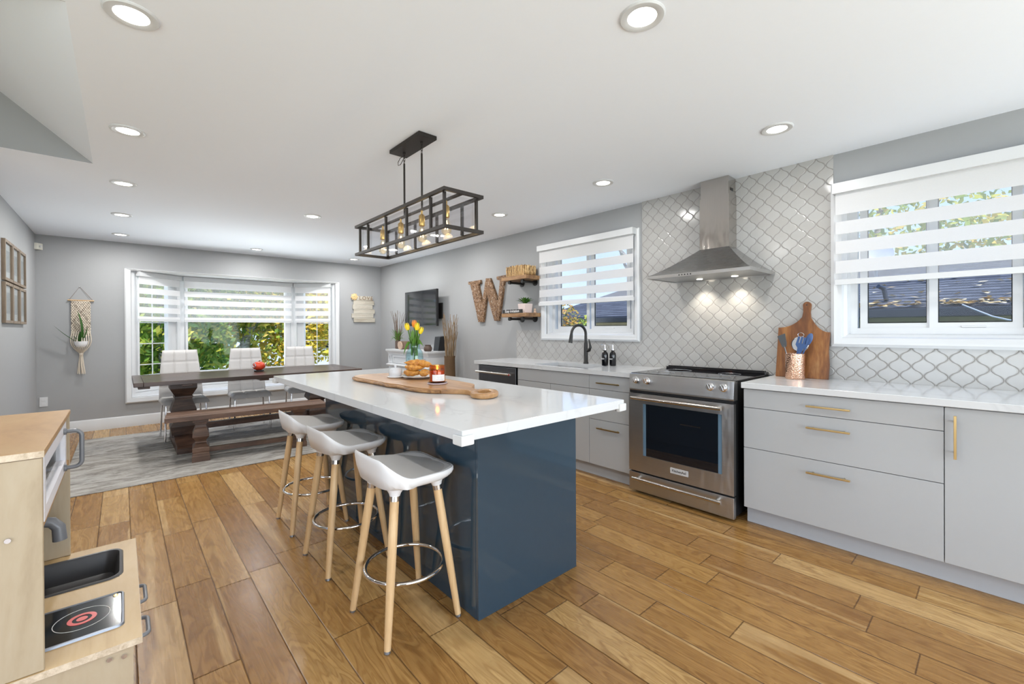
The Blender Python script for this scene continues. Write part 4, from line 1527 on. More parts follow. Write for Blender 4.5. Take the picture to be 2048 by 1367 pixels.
tulip('yellow tulip leaning to the left in the aqua vase', 'tulip_yellow', off(-.050, .01, 1.305), 0, 1)
tulip('orange tulip standing tallest in the aqua vase', 'tulip_orange', off(.000, .0, 1.326), 0, 2)
tulip('yellow tulip just right of the orange tulip', 'tulip_yellow', off(.022, -.02, 1.305), 0, 3)
tulip('yellow tulip hanging lowest on the right side of the vase', 'tulip_yellow', off(.040, .01, 1.276), 0, 4)
r = thing('tulip_foliage', 'broad green tulip leaves drooping over the rim of the aqua vase', 'leaves', (vx, vy, vz + .02))
for (a0_, b0_, z0_, a1, b1, z1, w_, bd_) in ((0, 0, 1.10, -.085, .0, 1.060, .014, (0, 0, .075)), (0, 0, 1.10, .070, .0, 1.125, .026, (0, 0, .05)), (.0, 0, 1.12, .03, .01, 1.335, .010, (0, 0, 0)), (-.01, 0, 1.10, -.045, .02, 1.29, .020, (0, 0, .0)), (.01, 0, 1.10, .03, -.01, 1.25, .020, (0, 0, .0)), (-.005, 0, 1.10, -.012, -.01, 1.26, .022, (0, 0, .0)), (.012, 0, 1.10, .012, .02, 1.28, .018, (0, 0, .0)), (-.005, 0, .93, -.02, .01, 1.13, .012, (0, 0, 0)), (.008, 0, .93, .02, .01, 1.13, .012, (0, 0, 0))):
    m = MB()
    leaf_blade(m, off(a0_, b0_, z0_), off(a1, b1, z1), w_, bd_, twist=.9)
    m.build('leaf', 'leaf_tulip', r, recalc=False)

# ------------------------------------------------------------------ bar stools
def stool_proto():
    r = thing('bar_stool', 'white bar stool with beech legs and chrome ring, nearest the camera', 'bar stool', (0, 0, 0), group='bar stools along the island')

    def outl(a, e=4.2):
        c_, s_ = math.cos(a), math.sin(a)
        k = (abs(c_) ** e + abs(s_) ** e) ** (-1 / e)
        return .178 * k * c_, .192 * k * s_

    def ztop(x, y):
        s_ = min(1, max(0, (-.045 - x) / .125))
        f_ = min(1, max(0, (x - .08) / .10))
        return .642 + .095 * s_ ** 1.7 + .016 * (y / .19) ** 2 * (1 - s_) + .010 * f_ - .010 * math.exp(-((x / .09) ** 2 + (y / .12) ** 2))
    n = 56
    rings = []
    for t in (.04, .2, .4, .6, .75, .86, .94, .985):
        rings.append([(lambda x, y: (x, y, ztop(x, y)))(*[q * t for q in outl(2 * PI * i / n)]) for i in range(n)])
    def und(t, zf):
        ring = []
        for i in range(n):
            x, y = outl(2 * PI * i / n)
            X, Y = x * t, y * t
            b = min(1, max(0, (-.02 - x) / .12))
            ring.append((X, Y, zf(ztop(x * .97, y * .97), b)))
        return ring
    rings.append(und(1.0, lambda z, b: z - .004))
    rings.append(und(1.0, lambda z, b: z - .014 - .006 * b))
    rings.append(und(.965, lambda z, b: z - .028 - .035 * b))
    rings.append(und(.90, lambda z, b: (z - .040) * (1 - b) + b * .618))
    rings.append(und(.72, lambda z, b: .603))
    rings.append(und(.4, lambda z, b: .600))
    m = MB(); m.loft(rings)
    shell = m.build('seat_shell', 'stool_shell', r, angle=60)
    n2 = 48
    m = MB()
    pr = []
    for t, dz in ((.05, .0022), (.3, .0022), (.55, .0022), (.75, .0022), (.90, .0022), (.955, .0012), (.965, -.002)):
        ring = []
        for i in range(n2):
            x, y = outl(2 * PI * i / n2)
            x = x * t if x > 0 else x * t * .97
            y *= t
            ring.append((x, y, ztop(x, y) + dz))
        pr.append(ring)
    m.loft(pr)
    m.build('seat_pad', 'stool_pad', r, angle=60)
    m = MB()
    for sx in (-1, 1):
        m.cyl((.115, sx * .075, ztop(.115, .075) + .0022), (.115, sx * .075, ztop(.115, .075) + .0035), .005, seg=12)
    m.build('screw_cover', 'rubber', r)
    for sx in (-1, 1):
        for sy in (-1, 1):
            tp = Vector((sx * .100, sy * .108, .580)); bt = Vector((sx * .166, sy * .170, .010))
            d = (bt - tp).normalized()
            m = MB()
            m.tube([tp + d * .020, tp + d * .15, tp + d * .35, bt], [.0185, .0185, .017, .0135], 18)
            lg = m.build('leg', 'leg_beech', r)
            MB().cyl(bt, (bt.x + d.x * .01, bt.y + d.y * .01, 0), .0125, seg=14).build('foot_cap', 'grey_metal', lg)
            MB().tube([tp + d * -.004, tp + d * .022], .0200, 18).build('collar', 'nickel', lg)
            m = MB()
            m.tube([tp - d * .045, tp - d * .028, tp - d * .010, tp + d * .002], [.050, .037, .0245, .0205], 18)
            m.build('leg_socket', 'stool_shell', r)
    m = MB()
    m.tube([(.168 * math.cos(2 * PI * i / 48), .168 * math.sin(2 * PI * i / 48), .225) for i in range(48)], .0085, 12, True)
    m.build('foot_ring', 'chrome', r)
    return r


st = stool_proto()
st.location = (.930, 1.762, 0)
dup(st, (.930, 2.432, 0), .02, 'white bar stool with beech legs, the middle one of the row along the island')
dup(st, (.938, 3.050, 0), -.02, 'white bar stool with beech legs, the farthest one, next to the bench')

# ------------------------------------------------------------------ pendant
PXc, PYc = 1.378, 2.498
r = thing('pendant_light', 'black rectangular cage pendant with glass panels and four bulbs above the island', 'pendant light', (PXc, PYc, 1.80))
MB().box(1.302, 1.424, 2.262, 2.640, H - .024, H - .0005, .003).build('canopy', 'bronze', r)
zt, zb = 1.992, 1.797
hx, hy = .130, .580
for z in (zt, zb):
    m = MB()
    w_, t_ = .018, .009
    m.box(PXc - hx, PXc - hx + w_, PYc - hy, PYc + hy, z - t_, z + t_)
    m.box(PXc + hx - w_, PXc + hx, PYc - hy, PYc + hy, z - t_, z + t_)
    m.box(PXc - hx + w_, PXc + hx - w_, PYc - hy, PYc - hy + w_, z - t_, z + t_)
    m.box(PXc - hx + w_, PXc + hx - w_, PYc + hy - w_, PYc + hy, z - t_, z + t_)
    m.build('cage_frame', 'bronze', r, smooth=False)
ix, iy = .105, .545
for sx in (-1, 1):
    for f_ in (0, .125, .375, .625, .875, 1):
        y = PYc - iy + 2 * iy * f_
        MB().box(PXc + sx * ix - .007, PXc + sx * ix + .007, y - .007, y + .007, zb + .007, zt - .007).build('upright', 'bronze', r, smooth=False)
    MB().box(PXc + sx * (ix - .009) - .001, PXc + sx * (ix - .009) + .001, PYc - iy + .008, PYc + iy - .008, zb + .010, zt - .010).build('glass_panel', 'lamp_glass', r, smooth=False)
for sy in (-1, 1):
    y = PYc + sy * (iy - .012)
    MB().box(PXc - ix + .010, PXc + ix - .010, y - .001, y + .001, zb + .010, zt - .010).build('glass_panel', 'lamp_glass', r, smooth=False)
cb = MB()
cb.box(PXc - .011, PXc + .011, PYc - hy + .002, PYc + hy - .002, zt - .004, zt + .006)
cb.build('centre_bar', 'bronze', r, smooth=False)
for y in (2.345, 2.565):
    m = MB()
    m.cyl((PXc - .01, y, zt + .005), (PXc - .01, y, 2.328), .0062, seg=12)
    m.build('rod', 'bronze', r)
    m = MB()
    for k in range(4):
        zc = 2.338 + k * .017
        ax = k % 2
        m.tube([(PXc - .01 + (.0055 * math.cos(2 * PI * i / 14) if ax else 0), y + (0 if ax else .0055 * math.cos(2 * PI * i / 14)), zc + .0115 * math.sin(2 * PI * i / 14)) for i in range(14)], .0018, 6, True)
    m.cyl((PXc - .01, y, 2.392), (PXc - .01, y, 2.399), .009, seg=12)
    m.build('chain_link', 'bronze', r)
m = MB()
m.tube([(PXc - .01, 2.565, 2.38), (PXc - .02, 2.60, 2.372), (PXc - .024, 2.622, 2.350), (PXc - .02, 2.628, 2.332), (PXc - .012, 2.612, 2.336), (PXc - .012, 2.585, 2.352), (PXc - .01, 2.567, 2.366)], .0022, 8)
m.build('wire_loop', 'black_plastic', r)
for y in (2.095, 2.365, 2.635, 2.900):
    sk = MB()
    sk.cyl((PXc, y, 1.988), (PXc, y, 1.955), .006, seg=12)
    sk.lathe([(.0165, 0), (.0185, .004), (.0185, .062), (.012, .070), (.0, .070)], (PXc, y, 1.892), 20)
    sk.build('socket', 'gold_socket', r)
    bb = MB()
    bb.lathe([(.012, .0), (.014, -.012), (.022, -.040), (.0285, -.064), (.027, -.082), (.017, -.096), (0, -.101)], (PXc, y, 1.892), 20)
    bb = bb.build('bulb', 'bulb_glass', r)
    fl = MB()
    for k in range(4):
        a = k * PI / 2 + .4
        fl.tube([(PXc + .004 * math.cos(a), y + .004 * math.sin(a), 1.875), (PXc + .010 * math.cos(a), y + .010 * math.sin(a), 1.826)], .0016, 6)
    fl.build('filament', 'bulb_glow', bb)
    light('bulb_light', 'POINT', WM(r).inverted() @ Vector((PXc, y, 1.845)), 0.25, (1, .78, .48), size=.03, parent=r)

# ------------------------------------------------------------------ dining area
m = MB().box(-.37, 2.80, 4.685, 7.04, .0005, .009, .003)
single(m, 'area_rug', 'rug', 'distressed grey area rug under the dining table and bench', 'rug', (1.2, 5.86, 0))
RZ = .0095

TX0, TX1, TY0, TY1 = .082, 2.32, 5.505, 6.50
r = thing('dining_table', 'long dark brown wooden trestle dining table in front of the bay window', 'dining table', (1.2, 6.0, RZ))
tt = MB()
nb = 6
bw = (TY1 - TY0) / nb
for i in range(nb):
    tt.box(TX0 + .075, TX1 - .075, TY0 + i * bw + .0008, TY0 + (i + 1) * bw - .0008, .718, .760, .002, 1)
for a in (TX0, TX1 - .074):
    tt.box(a, a + .073, TY0, TY1, .718, .760, .003, 1)
tt.build('table_top', 'table_wood', r, smooth=False)
ap = MB()
for x in (.16, .50, 1.20, 1.90, 2.24):
    ap.box(x - .045, x + .045, TY0 + .02, TY1 - .02, .695, .7178, .004)
ap.build('cross_batten', 'pedestal_wood', r, smooth=False)
PP = [(.118, .694), (.118, .626), (.112, .612), (.076, .545), (.082, .540), (.082, .520), (.074, .514), (.078, .500), (.112, .395), (.112, .375), (.076, .335), (.082, .330), (.082, .312), (.076, .306), (.112, .230), (.116, .215), (.108, .13), (.108, .105)]
for x in (.50, 1.90):
    q = MB().square([(a, z) for a, z in PP[::-1]], (x, 6.0, RZ - .0), 1, .95)
    q.build('pedestal', 'pedestal_wood', r, smooth=False)
    fp = [(-.47, 0), (.47, 0), (.47, .055), (.44, .075), (.30, .085), (.20, .108), (.12, .128), (-.12, .128), (-.20, .108), (-.30, .085), (-.44, .075), (-.47, .055)]
    MB().prism([(6.0 + a, RZ + b) for a, b in fp], 'yz', x - .090, x + .090, .006).build('trestle_foot', 'pedestal_wood', r)
MB().box(.60, 1.80, 5.97, 6.03, .16, .225, .004).build('stretcher', 'pedestal_wood', r)

r = thing('dining_bench', 'dark brown wooden trestle bench on the near side of the dining table', 'bench', (1.0, 5.17, RZ), rz=-.105)
bm_ = MB()
for a, b in ((-.178, -.0595), (-.0585, .0585), (.0595, .178)):
    bm_.box(-.70, .70, a, b, .405, .450, .003, 1)
bm_.build('bench_top', 'bench_wood', r, world=False, smooth=False)
BP = [(.072, 0), (.072, .050), (.066, .058), (.066, .078), (.062, .084), (.066, .092), (.068, .125), (.040, .165), (.046, .170), (.046, .185), (.040, .190), (.066, .235), (.066, .255), (.044, .320), (.042, .345), (.048, .350), (.048, .364), (.062, .372), (.062, .4045)]
for x in (-.43, .43):
    m = MB().square(BP, (x, 0, 0), 1, 1.75)
    m.build('pedestal', 'bench_wood', r, world=False, smooth=False)
MB().box(-.37, .37, -.025, .025, .06, .105, .003).build('stretcher', 'bench_wood', r, world=False)


def chair_proto():
    r = thing('dining_chair', '', 'dining chair', (0, 0, 0), group='tufted chairs behind the table')
    # local: faces -y, origin on the floor under the seat centre
    def seam(t, n, w=.018, d=.011):
        q = t * n
        e = abs(q - round(q))
        inner = 0 < round(q) < n
        return d * math.exp(-(e / (w * n)) ** 2) if inner else 0

    def edge(u, v, k=.022):
        e = min(u, 1 - u, v, 1 - v)
        return k * (1 - min(1, e / .08)) ** 2
    m = MB()
    def fr_(u, v):
        z = .44 + v * .575
        wd = .215 - .045 * v ** 1.5
        x = (u - .5) * 2 * wd
        d = .030 - seam(u, 3) - seam(v, 4, .014) - edge(u, v)
        y = .175 + v * .115 + .02 * math.sin(v * PI) - d
        return (x, y, z)
    def bk_(u, v):
        x, y, z = fr_(u, v)
        wd = .215 - .045 * v ** 1.5
        return ((u - .5) * 2 * wd, .175 + v * .115 + .02 * math.sin(v * PI) + .022 - edge(u, v), z)
    m.grid(fr_, 36, 50)
    m.grid(bk_, 36, 50)
    bmesh.ops.remove_doubles(m.bm, verts=list(m.bm.verts), dist=1e-5)
    m.build('backrest', 'leatherette', r, angle=60)
    m = MB()
    def st_(u, v):
        x = (u - .5) * .43
        y = -.225 + v * .43
        return (x, y, .472 - seam(u, 3) * .8 - seam(v, 3) * .8 - edge(u, v, .03) - .03 * max(0, .12 - v) / .12)
    def sb_(u, v):
        return ((u - .5) * .43, -.225 + v * .43, .405 + edge(u, v, .012))
    m.grid(st_, 30, 30); m.grid(sb_, 30, 30)
    g = lambda f: [f(i / 30, 0) for i in range(30)] + [f(1, i / 30) for i in range(30)] + [f(1 - i / 30, 1) for i in range(30)] + [f(0, 1 - i / 30) for i in range(30)]
    m.loft([g(st_), g(sb_)], False)
    m.build('seat', 'leatherette', r, angle=60)
    for sx in (-1, 1):
        for sy in (-1, 1):
            m = MB()
            m.cyl((sx * .185, sy * .185, .415), (sx * .200, sy * .215, 0), .0105, .0095, 12)
            m.build('leg', 'chrome', r)
    return r


ch = chair_proto()
ch['label'] = 'white tufted dining chair at the left end of the far table side'
ch.location = (.545, 6.42, RZ); ch.rotation_euler = (0, 0, .04)
dup(ch, (1.225, 6.44, RZ), -.03, 'white tufted dining chair in the middle, behind the red pumpkin ornament')
dup(ch, (1.885, 6.46, RZ), -.10, 'white tufted dining chair at the right end, in front of the right window post')

r = thing('pumpkin_ornament', 'shiny red pumpkin ornament with wire curls on the dining table', 'ornament', (1.25, 6.04, .7605))
MB().lathe([(.055, 0), (.058, .004), (.052, .016), (.0, .016)], (1.25, 6.04, .7605), 24).build('stand', 'black_gloss', r)
m = MB()
rings = []
for j in range(1, 12):
    ph = -PI / 2 + PI * j / 12
    rings.append([(1.25 + .072 * math.cos(ph) * (1 - .07 * abs(math.sin(4 * a))) * math.cos(a), 6.04 + .072 * math.cos(ph) * (1 - .07 * abs(math.sin(4 * a))) * math.sin(a), .826 + .054 * math.sin(ph)) for a in [2 * PI * i / 32 for i in range(32)]])
m.loft(rings)
m.build('pumpkin_body', 'pumpkin_red', r, angle=60)
for sx in (-1, 1):
    m = MB()
    P = []
    for i in range(30):
        t = i / 29
        a = t * 4.2 * PI
        rr = .032 * (1 - t * .75)
        P.append((1.25 + sx * (.062 + .012 * math.cos(a)), 6.04 - .055 + rr * math.cos(a), .835 + rr * math.sin(a)))
    m.tube(P, .003, 6)
    m.build('wire_curl', 'chrome', r)
MB().tube([(1.25, 6.04, .876), (1.256, 6.042, .888), (1.266, 6.04, .893)], [.009, .006, .005], 8).build('stem', 'twig_brown', r)

# ------------------------------------------------------------------ far wall decoration
r = thing('macrame_hanger', 'cream macrame plant hanger with tassel on the far wall', 'wall hanging', (-.375, YF - .015, 1.64))
yw = YF - .018
MB().cyl((-.492, yw, 1.646), (-.256, yw, 1.642), .0085, seg=12).build('rod', 'rod_wood', r)
MB().tube([(-.478, yw, 1.652), (-.385, YF - .006, 1.815), (-.270, yw, 1.650)], .0022, 6).build('hanging_string', 'twig_brown', r)
MB().cyl((-.385, YF, 1.815), (-.385, YF - .012, 1.815), .004, seg=8).build('nail', 'nickel', r)
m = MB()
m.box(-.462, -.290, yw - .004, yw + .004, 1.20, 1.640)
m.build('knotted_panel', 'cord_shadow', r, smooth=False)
m = MB()
W_, x0, z_top, z_bot = .172, -.462, 1.636, 1.20
for k in range(-14, 16):
    for sgn in (1, -1):
        P = []
        for i in range(60):
            t = i / 59
            z = z_top - t * (z_top - z_bot)
            x = k * .0215 + sgn * (z_top - z) * .62
            # reflect into panel width
            q = x % (2 * W_)
            P.append((x0 + (q if q < W_ else 2 * W_ - q), yw - .006 - .002 * math.sin(i * .9 + k), z))
        if 0 <= k <= 7:
            m.tube(P, .0050, 5)
m.build('diamond_knots', 'cord', r)
m = MB()
for i in range(9):
    f_ = i / 8
    xs = -.455 + f_ * .158
    P = [(xs, yw - .006, 1.26), (xs + (-.012 if f_ < .5 else .012), yw - .03 - .07 * math.sin(PI * f_), 1.14), (-.376 + (f_ - .5) * .13, yw - .02 - .085 * math.sin(PI * f_), 1.055), (-.376 + (f_ - .5) * .02, yw - .03, .985)]
    Q = []
    for j in range(25):
        t = j / 24 * 3
        a = int(min(2, t)); t2 = t - a
        p0, p1, p2, p3 = P[max(0, a - 1)], P[a], P[a + 1], P[min(3, a + 2)]
        Q.append(tuple(.5 * (2 * p1[c_] + (p2[c_] - p0[c_]) * t2 + (2 * p0[c_] - 5 * p1[c_] + 4 * p2[c_] - p3[c_]) * t2 * t2 + (3 * p1[c_] - p0[c_] - 3 * p2[c_] + p3[c_]) * t2 ** 3) for c_ in range(3)))
    m.tube(Q, .0055, 6)
m.build('cradle_cord', 'cord', r)
m = MB()
m.lathe([(.012, 0), (.020, .01), (.020, .035), (.012, .045)], (-.376, yw - .028, .950), 14)
rnd = random.Random(5)
for i in range(16):
    a = rnd.uniform(0, 6.28)
    m.tube([(-.376 + .012 * math.cos(a), yw - .028 + .008 * math.sin(a), .96), (-.376 + .022 * math.cos(a), yw - .026 + .012 * math.sin(a), .85), (-.376 + .034 * math.cos(a + .3), yw - .024 + .012 * math.sin(a), rnd.uniform(.725, .75))], .0045, 5)
m.build('tassel', 'cord', r)
sx_, sy_, sz_ = -.375, yw - .072, 1.058
r = thing('snake_plant', 'snake plant in a white bowl held by the macrame hanger', 'potted plant', (sx_, sy_, sz_))
MB().lathe([(.018, 0), (.040, .010), (.058, .040), (.064, .078), (.060, .078), (.052, .040), (0, .03)], (sx_, sy_, sz_), 28).build('bowl', 'ceramic_white', r)
MB().lathe([(.057, .066), (.03, .070), (0, .070)], (sx_, sy_, sz_), 20).build('soil', 'soil', r)
for tip, w_, bd_ in (((-.030, .01, .455), .030, (.016, 0, 0)), ((.060, .0, .255), .028, (.014, 0, 0)), ((-.232, -.03, .275), .013, (0, 0, -.02)), ((.0, -.02, .20), .024, (0, 0, 0)), ((-.07, -.01, .15), .014, (0, 0, .0)), ((.03, .02, .19), .018, (0, 0, 0))):
    m = MB()
    leaf_blade(m, (sx_ + tip[0] * .08, sy_, sz_ + .06), (sx_ + tip[0], sy_ + tip[1], sz_ + tip[2]), w_, bd_, fold=.45)
    m.build('leaf', 'leaf_plant', r, recalc=False)

r = thing('love_sign', 'whitewashed pallet wood LOVE sign with a flower on the far wall', 'wall sign', (3.245, YF - .01, 1.37))
zt_ = 1.862
pl = [(3.040, 3.425, .066), (3.070, 3.455, .052), (3.055, 3.425, .058), (3.075, 3.465, .060), (3.040, 3.440, .062), (3.075, 3.470, .064)]
z = 1.866
for i, (a, b, h_) in enumerate(pl):
    z -= .0785
    MB().box(a, b, YF - .026, YF - .008, z, z + .077, .003, 1).build('plank', 'pallet_wood', r, smooth=False)
bb = MB()
bb.box(3.11, 3.15, YF - .008, YF - .0005, 1.40, 1.85); bb.box(3.36, 3.40, YF - .008, YF - .0005, 1.40, 1.85)
bb.build('back_batten', 'twig_brown', r, smooth=False)
text('love_letters', 'LOVE', .092, (3.300, YF - .028, 1.828), '-y', 'love_brown', r, .003, 1.25)
for i, wd in enumerate(('is all', 'you need', 'to make', 'a home')):
    text('painted_words', wd, .030, (3.25, YF - .0268, 1.748 - i * .0785), '-y', 'cord', r, .0003)
m = MB()
for k in range(26):
    a = k * 2.4
    rr = .010 + .0085 * math.sqrt(k)
    c_ = (3.085 + rr * math.cos(a), YF - .040 + .0004 * k, 1.846 + rr * math.sin(a))
    m.ell(c_, .016, .008, .014, 8, 5)
m.build('burlap_flower', 'flower_peach', r, angle=80)

m = MB()
m.prism([(XL, YF - .075), (XL + .02, YF - .075), (XL + .062, YF - .03), (XL + .062, YF), (XL, YF)], 'xy', 2.235, 2.31, .004)
s_ = single(m, 'motion_sensor', 'sensor_ivory', 'ivory motion sensor in the far left corner near the ceiling', 'sensor', (XL + .02, YF - .03, 2.235))
MB().ell((XL + .05, YF - .052, 2.272), .012, .012, .014, 12, 8).build('sensor_lens', 'white_trim', s_)
r = thing('wall_outlet', 'white wall outlet plate low in the far left corner', 'outlet', (-.70, YF - .003, .38))
MB().box(-.738, -.668, YF - .007, YF, .355, .470, .003).build('cover_plate', 'white_trim', r)
for z in (.385, .435):
    MB().box(-.720, -.686, YF - .009, YF - .0065, z - .015, z + .015, .001).build('socket', 'vinyl', r)

# framed prints on the left wall
FR = [('upper row, nearest the camera', 5.675, 6.030, 1.705), ('upper row, middle', 6.048, 6.400, 1.705), ('upper row, nearest the corner', 6.418, 6.770, 1.705),
      ('lower row, nearest the camera', 5.675, 6.030, 1.335), ('lower row, middle', 6.048, 6.400, 1.335), ('lower row, nearest the corner', 6.418, 6.770, 1.335)]
for where, y0, y1, z0 in FR:
    r = thing('picture_frame', 'rustic brown picture frame with white mat on the left wall, ' + where, 'picture frame', (XL + .01, (y0 + y1) / 2, z0), group='picture frames on the left wall')
    z1 = z0 + .355
    frl = lambda u, z, q: (XL + .001 + q, u, z)
    m = MB(); frame_ring(m, frl, y0, y1, z0, z1, .024, 0.0, .024); m.build('frame', 'frame_wood', r, smooth=False)
    MB().box(XL + .002, XL + .010, y0 + .02, y1 - .02, z0 + .02, z1 - .02).build('mat_board', 'label_white', r, smooth=False)
    MB().box(XL + .010, XL + .012, y0 + .055, y1 - .055, z0 + .085, z1 - .085).build('print', 'print', r, smooth=False)
    MB().box(XL + .014, XL + .016, y0 + .022, y1 - .022, z0 + .022, z1 - .022).build('glass', 'clear_glass', r, smooth=False)

# ------------------------------------------------------------------ right wall: television and console
r = thing('television', 'black flat television on a wall bracket above the white console', 'television', (3.45, 5.98, 1.32))
MB().box(3.44, 3.478, 5.505, 6.455, 1.312, 1.860, .004).build('tv_body', 'black_plastic', r)
MB().box(3.4375, 3.441, 5.518, 6.442, 1.328, 1.848).build('screen', 'screen', r, smooth=False)
m = MB()
m.box(3.478, 3.505, 5.72, 6.24, 1.42, 1.72, .004)
m.build('rear_housing', 'black_plastic', r)
r = thing('tv_bracket', 'black wall bracket plate showing at the right edge of the television', 'bracket', (3.58, 5.62, 1.5))
m = MB()
m.box(XK - .020, XK, 5.56, 5.74, 1.42, 1.66, .003)
m.build('wall_plate', 'black_metal', r)
m = MB(); m.box(3.507, 3.575, 5.72, 5.76, 1.50, 1.58, .004); m.build('arm', 'black_metal', r)

CZ = .945
CX0, CY0, CY1 = 3.235, 5.415, 6.74
r = thing('console_cabinet', 'white console cabinet with crown moulding under the television', 'console', (3.41, 6.08, 0))
MB().box(CX0 + .04, XK - .002, CY0 + .035, CY1 - .035, .08, CZ - .055).build('console_body', 'white_trim', r, smooth=False)
m = MB()
rings = []
for ins, z in ((.030, CZ - .085), (.028, CZ - .065), (.014, CZ - .045), (.002, CZ - .030), (0, CZ - .026), (0, CZ)):
    rings.append([(CX0 + ins, CY0 + ins, z), (XK - .002, CY0 + ins, z), (XK - .002, CY1 - ins, z), (CX0 + ins, CY1 - ins, z)])
m.loft(rings)
m.build('crown_top', 'white_trim', r, angle=30)
m = MB()
rings = []
for ins, z in ((.032, .668), (.010, .680), (.004, .692), (.004, .704), (.030, .715)):
    rings.append([(CX0 + ins, CY0 + ins, z), (XK - .002, CY0 + ins, z), (XK - .002, CY1 - ins, z), (CX0 + ins, CY1 - ins, z)])
m.loft(rings)
m.build('waist_moulding', 'white_trim', r, angle=30)
MB().box(CX0 + .02, XK - .002, CY0 + .02, CY1 - .02, 0, .09, .003).build('plinth', 'white_trim', r)
xf = CX0 + .040
for y0, y1 in ((CY0 + .04, CY0 + .16), (CY1 - .16, CY1 - .04)):
    m = MB(); frx = lambda u, z, q: (xf - q, u, z)
    frame_ring(m, frx, y0, y1, .72, CZ - .09, .022, 0, .012); m.build('pilaster', 'white_trim', r, smooth=False)
for y0, y1 in ((CY0 + .19, (CY0 + CY1) / 2 - .01), ((CY0 + CY1) / 2 + .01, CY1 - .19)):
    m = MB(); frame_ring(m, frx, y0, y1, .725, CZ - .09, .035, 0, .012)
    m.box(xf - .006, xf, y0 + .04, y1 - .04, .765, CZ - .13)
    d = m.build('drawer', 'white_trim', r, smooth=False)
    m = MB(); frame_ring(m, frx, y0, y1, .10, .66, .05, 0, .012); m.box(xf - .005, xf, y0 + .055, y1 - .055, .155, .605)
    m.build('door', 'white_trim', r, smooth=False)


def twig_bundle(m, base, n, h0, h1, spread, rad, seed, wob=.02):
    rnd = random.Random(seed)
    for i in range(n):
        a = rnd.uniform(0, 2 * PI); q = math.sqrt(rnd.random())
        h = rnd.uniform(h0, h1)
        P = []
        for j in range(9):
            t = j / 8
            rr = .018 + (spread * q - .018 + .018) * t ** 1.6
            P.append((base[0] + rr * math.cos(a) + rnd.uniform(-wob, wob) * t * .5, base[1] + rr * math.sin(a) + rnd.uniform(-wob, wob) * t * .5, base[2] + h * t))
        m.tube(P, [rad * (1 - .5 * j / 8) for j in range(9)], 5)


tx, ty = 3.40, 6.63
r = thing('twig_arrangement', 'dark twigs and grassy greens standing at the far end of the console', 'dried twigs', (tx, ty, CZ))
MB().lathe([(.035, 0), (.045, .01), (.045, .12), (.035, .14), (.030, .12), (0, .02)], (tx, ty, CZ), 18).build('holder', 'pot_dark', r)
m = MB(); twig_bundle(m, (tx, ty, CZ + .03), 16, .48, .63, .13, .0042, 3); m.build('twigs', 'twig_brown', r)
m = MB()
rnd = random.Random(8)
for i in range(70):
    a = rnd.uniform(0, 2 * PI); q = rnd.uniform(.04, .16)
    leaf_blade(m, (tx, ty, CZ + .08), (tx + q * math.cos(a), ty + q * math.sin(a), CZ + rnd.uniform(.10, .34)), .007, (0, 0, .06), 6)
m.build('grass_blades', 'leaf_tulip', r, recalc=False)
tx, ty = 3.40, 6.40
r = thing('round_pot', 'squat brown round pot beside the twigs on the console', 'pot', (tx, ty, CZ))
MB().lathe([(.06, 0), (.072, .01), (.078, .06), (.074, .125), (.066, .128), (.064, .06), (0, .02)], (tx, ty, CZ), 26).build('pot_body', 'pot_brown', r)
tx, ty = 3.30, 6.36
r = thing('wood_slice_stand', 'pale round wood slice leaning in front of the brown pot', 'wood slice', (tx, ty, CZ))
m = MB()
m.cyl((tx - .010, ty, CZ + .062), (tx + .010, ty, CZ + .064), .066, seg=26)
m.build('slice', 'wood_slice', r)
r = thing('driftwood_block', 'small pale driftwood ornament behind the vase on the console', 'ornament', (3.45, 6.18, CZ))
m = MB()
m.box(3.42, 3.48, 6.13, 6.23, CZ, CZ + .10, .015); m.box(3.425, 3.475, 6.15, 6.21, CZ + .10, CZ + .165, .018)
m.build('driftwood', 'wood_slice', r)
tx, ty = 3.29, 5.50
r = thing('dark_jar', 'small dark textured jar on the near end of the console', 'jar', (tx, ty, CZ))
MB().lathe([(.045, 0), (.058, .015), (.060, .05), (.045, .075), (.042, .085), (.048, .092), (.040, .094), (.036, .08), (0, .02)], (tx, ty, CZ), 24).build('jar_body', 'pot_dark', r)
r = thing('speaker', 'black box speaker standing at the wall end of the console', 'speaker', (3.50, 5.53, CZ))
MB().prism([(3.44, CZ), (3.585, CZ), (3.585, CZ + .215), (3.47, CZ + .205)], 'xz', 5.46, 5.60, .004).build('speaker_box', 'black_plastic', r)
tx, ty = 3.40, 5.105
r = thing('tall_vase', 'tall woven brown floor vase between console and kitchen', 'vase', (tx, ty, 0))
MB().lathe([(.076, 0), (.084, .02), (.082, .45), (.074, .85), (.078, .89), (.070, .89), (.066, .80), (.0, .05)], (tx, ty, 0), 26).build('vase_body', 'woven_brown', r)
r = thing('dried_branches', 'tan dried branches standing in the tall woven vase', 'branches', (tx, ty, .06))
m = MB(); twig_bundle(m, (tx, ty, .08), 40, 1.10, 1.42, .105, .0062, 21, .03); m.build('branches', 'twig_tan', r)

# big letter
Wp = [(4.876, 1.911), (4.605, 1.914), (4.6, 1.873), (4.646, 1.856), (4.649, 1.845), (4.57, 1.606), (4.487, 1.924), (4.401, 1.919), (4.244, 1.616), (4.203, 1.871), (4.264, 1.887), (4.265, 1.926), (4.068, 1.932), (4.06, 1.893), (4.106, 1.879), (4.119, 1.861), (4.229, 1.366), (4.316, 1.366), (4.471, 1.708), (4.548, 1.354), (4.653, 1.355), (4.826, 1.865), (4.874, 1.874)]
m = MB(); m.prism(Wp, 'yz', XK - .038, XK - .002, .005)
single(m, 'wall_letter', 'carved', 'large carved wooden letter W on the right wall', 'wall letter', (XK - .02, 4.46, 1.354))


